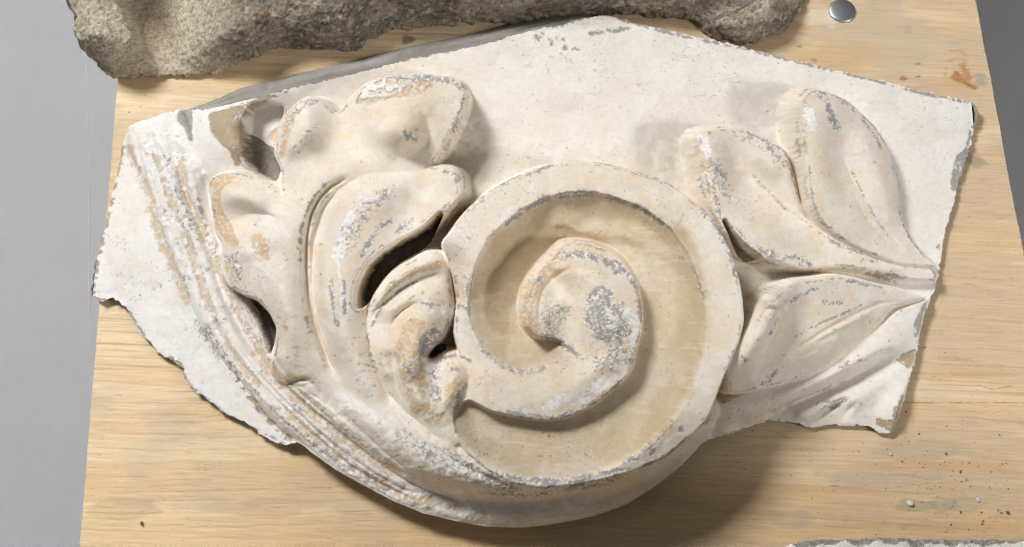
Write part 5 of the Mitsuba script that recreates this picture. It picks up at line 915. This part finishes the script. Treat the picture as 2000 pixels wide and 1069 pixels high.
def rough_where(key, V):
    if key != 'rough_stone':
        return np.ones(len(V))
    hx, hy = DATA['hollow']
    return 1 - .9 * np.exp(-(((V[:, 0] - hx - .28 * (hy - V[:, 1])) / 24) ** 2 + ((V[:, 1] - hy) / 45) ** 2) ** 2)


def stone_colour(V, big, mid, small, s):
    n1, n2 = fbm3(V, 38, 3, 201), fbm3(V, 6, 3, 202)
    C = np.ones((len(V), 3)) * np.array([.225, .195, .155])
    C = mixc(C, (.36, .305, .235), sst(.44, .62, n1))
    C = mixc(C, (.58, .52, .43), sst(.55, .68, n2) * .6)
    C = mixc(C, (.09, .08, .068), sst(.03, .13, -mid) * .55)
    C = mixc(C, (.44, .25, .14), sst(.70, .74, fbm3(V, 9, 3, 205)) * .6)
    C = mixc(C, (.64, .555, .43), sst(-285, -335, V[:, 0]) * .72)
    C = mixc(C, (.40, .32, .23), (1 - rough_where('rough_stone', V)) * .8)
    return C * (0.85 + 1.1 * small)[:, None]


def chip_colour(V, big, mid, small, s):
    C = np.ones((len(V), 3)) * np.array([.80, .77, .72])
    e = -s + big * 16
    return np.where((e < 3.2)[:, None], np.array([.36, .335, .31]) * (.9 + 1.2 * small)[:, None], C)


st = DATA['stone']
rock('rough_stone', st['outline'], st['pts'], (-520, 205, 330, 440), 1.0, stone_colour, 1.0, 301)
labels['rough_stone'] = {'label': 'grey brown rough broken stone with a smooth hollow, lying along the top of the board', 'category': 'stone fragment'}
ch = DATA['chip']
rock('painted_shard', ch['outline'], ch['pts'], (230, -420, 640, -240), 0.9, chip_colour, 0.35, 311)
labels['painted_shard'] = {'label': 'white painted shard with chipped grey edge cut off by the bottom right corner', 'category': 'ornament fragment'}

# ------------------------------------------------------------------ the plywood board
bx0, bx1, by0, by1 = DATA['board']       # left and right side: (x at y=0, slope)
ny_, nx_ = 1500, 330
ty = np.concatenate([np.linspace(-700, -425, 30), np.linspace(-420, 470, ny_ - 90), np.linspace(475, 1300, 60)])
tx = np.linspace(0, 1, nx_)
TX, TYY = np.meshgrid(tx, ty)
edge_n = lambda s: (value_noise(ty * 1.0, ty * 0, 2.1, s, 3) - .5) * .9 + (value_noise(ty, ty * 0, 40, s + 5, 2) - .5) * 1.0
xl, xr = bx0 + by0 * ty + edge_n(401), bx1 + by1 * ty + edge_n(402) * 1.6
BX = xl[:, None] * (1 - TX) + xr[:, None] * TX
BY = TYY
GX = BX * math.cos(.045) - BY * math.sin(.045)     # grain axes
GY = BX * math.sin(.045) + BY * math.cos(.045)
warp = (value_noise(GX, GY * 2, 420, 411, 2) - .5) * 40 + (value_noise(GX, GY, 90, 412, 2) - .5) * 3
gy = GY + warp
band = value_noise(gy * 0 + GX * .02, gy, 17, 413, 3)
lines = value_noise(GX * .03, gy * 1.0, 3.0, 414, 3)
hair = value_noise(GX * .045, GY * 1.0, 1.1, 415, 2)
B = np.ones(BX.shape + (3,)) * np.array([.755, .575, .375])
B = mixc(B, (.83, .655, .425), sst(.3, .65, band))
B = mixc(B, (.68, .465, .24), sst(.50, .80, lines) * .45 * sst(.3, .6, band + .1))
B = mixc(B, (.70, .475, .25), sst(.52, .72, value_noise(GX * .012, gy, 26, 424, 2)) * .75)
B = mixc(B, (.60, .38, .17), sst(.66, .74, value_noise(GX * .012, gy, 9, 416, 2)) * .55)
stain = value_noise(GX * .55, GY, 48, 417, 4)
B = mixc(B, (.44, .37, .285), sst(.50, .70, stain) * .42)
B = mixc(B, (.36, .29, .21), sst(.60, .72, value_noise(GX * .25, GY, 10, 418, 4)) * sst(.46, .62, stain) * .5)
B = mixc(B, (.615, .465, .305), sst(-160, 260, GX) * (.45 + .5 * sst(.3, .6, value_noise(GX * .4, GY, 60, 421, 3))))
B = mixc(B, (.90, .715, .47), sst(60, -380, GX) * .4)
B = mixc(B, (.72, .50, .27), sst(-120, -260, GY) * (.25 + .5 * sst(.35, .65, value_noise(GX * .05, gy, 20, 425, 3))))
B *= (.80 + .22 * hair + .14 * value_noise(GX * .03, GY, .75, 426, 2))[..., None]
B = mixc(B, (.52, .33, .17), sst(.70, .76, value_noise(GX * .014, gy, 2.2, 422, 2)) * sst(.5, .62, value_noise(GX * .3, GY, 80, 423, 2)) * .55)
dash = (value_noise(GX * .16, GY, 1.0, 419, 1) > .9) & (value_noise(GX, GY, 42, 420, 3) > .56)
B = np.where(dash[..., None], B * .78, B)
B *= (0.97 + .06 * rng.random(BX.shape))[..., None]


def blot(x, y, rx, ry, col, t, rag=.5):
    global B
    d = np.hypot((BX - x) / rx, (BY - y) / ry) + (value_noise(BX, BY, (rx + ry) * .5, int(abs(x)) % 97, 4) - .5) * 2.6 * rag + (value_noise(GX * .2, GY, 5, 433, 3) - .5) * .9
    B = mixc(B, col, t * sst(1.05, .7, d))


for x, y, rx, ry, col, t in DATA['blots']:
    blot(x, y, rx, ry, col, t)
for p, wdt, col, t in DATA['knot']:
    q = spline(np.array(p), 1.5)
    d = np.full(BX.shape, 1e9)
    m = (BX > q[:, 0].min() - 8) & (BX < q[:, 0].max() + 8) & (BY > q[:, 1].min() - 8) & (BY < q[:, 1].max() + 8)
    dm = cKDTree(q[:, :2]).query(np.stack([BX[m], BY[m]], 1))[0]
    tt = np.zeros(BX.shape)
    tt[m] = t * sst(wdt, wdt * .4, dm + (value_noise(BX[m], BY[m], 2.5, 431, 2) - .5) * wdt)
    B = mixc(B, col, tt)
BZ = -0.35 * sst(.6, .74, lines) + .25 * hair - .3 * dash
idx = np.arange(BX.size).reshape(BX.shape)
a, b, c, d = (q.ravel() for q in (idx[:-1, :-1], idx[:-1, 1:], idx[1:, 1:], idx[1:, :-1]))
Vb = np.stack([BX.ravel(), BY.ravel(), BZ.ravel() - .3], 1)
Fb = np.vstack([np.stack([a, b, c], 1), np.stack([a, c, d], 1)])
add_mesh('plywood_board__veneer', Vb, Fb, normals(Vb, Fb), B.reshape(-1, 3), 'pine_ply')
ring = np.concatenate([idx[0, :], idx[1:, -1], idx[-1, -2::-1], idx[-2:0:-1, 0]])
R = Vb[ring]
nr = len(ring)
layers = [0, 3.2, 6.4, 9.6, 12.8, 16]
Sv = np.vstack([R - np.array([0, 0, z]) for z in layers])
Fs = []
j = np.arange(nr)
j2 = (j + 1) % nr
for r_ in range(len(layers) - 1):
    Fs += [np.stack([j + r_ * nr, j + (r_ + 1) * nr, j2 + (r_ + 1) * nr], 1), np.stack([j + r_ * nr, j2 + (r_ + 1) * nr, j2 + r_ * nr], 1)]
Fs = np.vstack(Fs)
Cs = np.concatenate([np.tile(np.array([.72, .56, .37]) * (1 if i % 2 else .72), (nr, 1)) for i in range(len(layers))])
add_mesh('plywood_board__edge', Sv, Fs, normals(Sv, Fs), Cs, 'rough_mineral')
labels['plywood_board'] = {'label': 'pale pine plywood board with stains and a knot lying under the plaster fragments', 'category': 'board'}

# ------------------------------------------------------------------ small things
def lathe(profile, n=48):
    p = np.array(profile)
    t = np.arange(n) * 2 * math.pi / n
    V = np.stack([p[:, :1] * np.cos(t), p[:, :1] * np.sin(t), np.repeat(p[:, 1:], n, 1)], -1).reshape(-1, 3)
    i, k = np.meshgrid(np.arange(len(p) - 1), np.arange(n), indexing='ij')
    q = np.stack([i * n + k, i * n + (k + 1) % n, (i + 1) * n + (k + 1) % n, (i + 1) * n + k], -1).reshape(-1, 4)
    return V, q


x, y, rad = DATA['bolt']
s = rad
prof = [(s * .96, 0), (s, .0006), (s * .975, .0014), (s * .90, .0021), (s * .7, .0027), (s * .45, .0031), (s * .2, .0033), (1e-5, .0033)]
scene['zinc'] = {'type': 'twosided', 'bsdf': {'type': 'principled', 'base_color': {'type': 'rgb', 'value': [.50, .53, .54]}, 'metallic': 1.0, 'roughness': 0.42, 'specular': .5}}
scene['bolt_head'] = mikit.ply(lathe(prof), 'zinc', smooth=40, to_world=T().translate([x, y, 0.0]))
labels['bolt_head'] = {'label': 'round domed zinc bolt head near the upper right corner of the board', 'category': 'bolt'}


def pebble(size, seed, flat=.5, pts=14):
    import trimesh
    r_ = np.random.default_rng(seed)
    p = r_.normal(size=(pts, 3))
    p /= np.linalg.norm(p, axis=1, keepdims=True)
    p *= np.array([size, size * r_.uniform(.5, .9), size * flat]) * r_.uniform(.75, 1.1, (pts, 1))
    h = trimesh.convex.convex_hull(p)
    h.apply_translation([0, 0, -h.vertices[:, 2].min()])
    return h


for nm, col in (('pale_grit', [.62, .63, .63]), ('dark_grit', [.16, .125, .09]), ('thread_fibre', [.74, .74, .74])):
    scene[nm] = {'type': 'principled', 'base_color': {'type': 'rgb', 'value': col}, 'roughness': .85, 'specular': .2}
for i, (x, y, sz, mat, lab) in enumerate(DATA['chips']):
    key = 'plaster_chip' if i == 0 else f'plaster_chip_{i:03d}'
    scene[key] = mikit.ply(pebble(sz, 500 + i), mat, to_world=T().translate([x, y, 0]).rotate([0, 0, 1], 37 * i))
    labels[key] = {'label': lab, 'category': 'chip', 'group': 'loose chips on the plywood board'}
import trimesh
crumbs = []
for x, y, sz in DATA['crumbs']:
    m = pebble(sz, 700 + len(crumbs), .45, 9)
    m.apply_transform(trimesh.transformations.rotation_matrix(rng.uniform(0, 6.28), [0, 0, 1]))
    m.apply_translation([x, y, 0])
    crumbs.append(m)
scene['crumbs'] = mikit.ply(trimesh.util.concatenate(crumbs), 'dark_grit')
labels['crumbs'] = {'label': 'scatter of tiny dark crumbs on the plywood right of the fragment', 'category': 'crumbs', 'kind': 'stuff'}
p = spline(np.array(DATA['thread']), 30)
tv, tf = [], []
for i, q in enumerate(p):
    for k in range(6):
        t = k * math.pi / 3
        tv.append([q[0] / 1000 + .00045 * math.cos(t), q[1] / 1000, floor_h + .0003 + .0003 * math.sin(t)])
    if i:
        for k in range(6):
            tf.append([(i - 1) * 6 + k, (i - 1) * 6 + (k + 1) % 6, i * 6 + (k + 1) % 6, i * 6 + k])
scene['thread'] = mikit.ply((np.array(tv), np.array(tf)), 'thread_fibre', smooth=True)
labels['thread'] = {'label': 'thin pale thread lying on the grey floor left of the board', 'category': 'thread'}
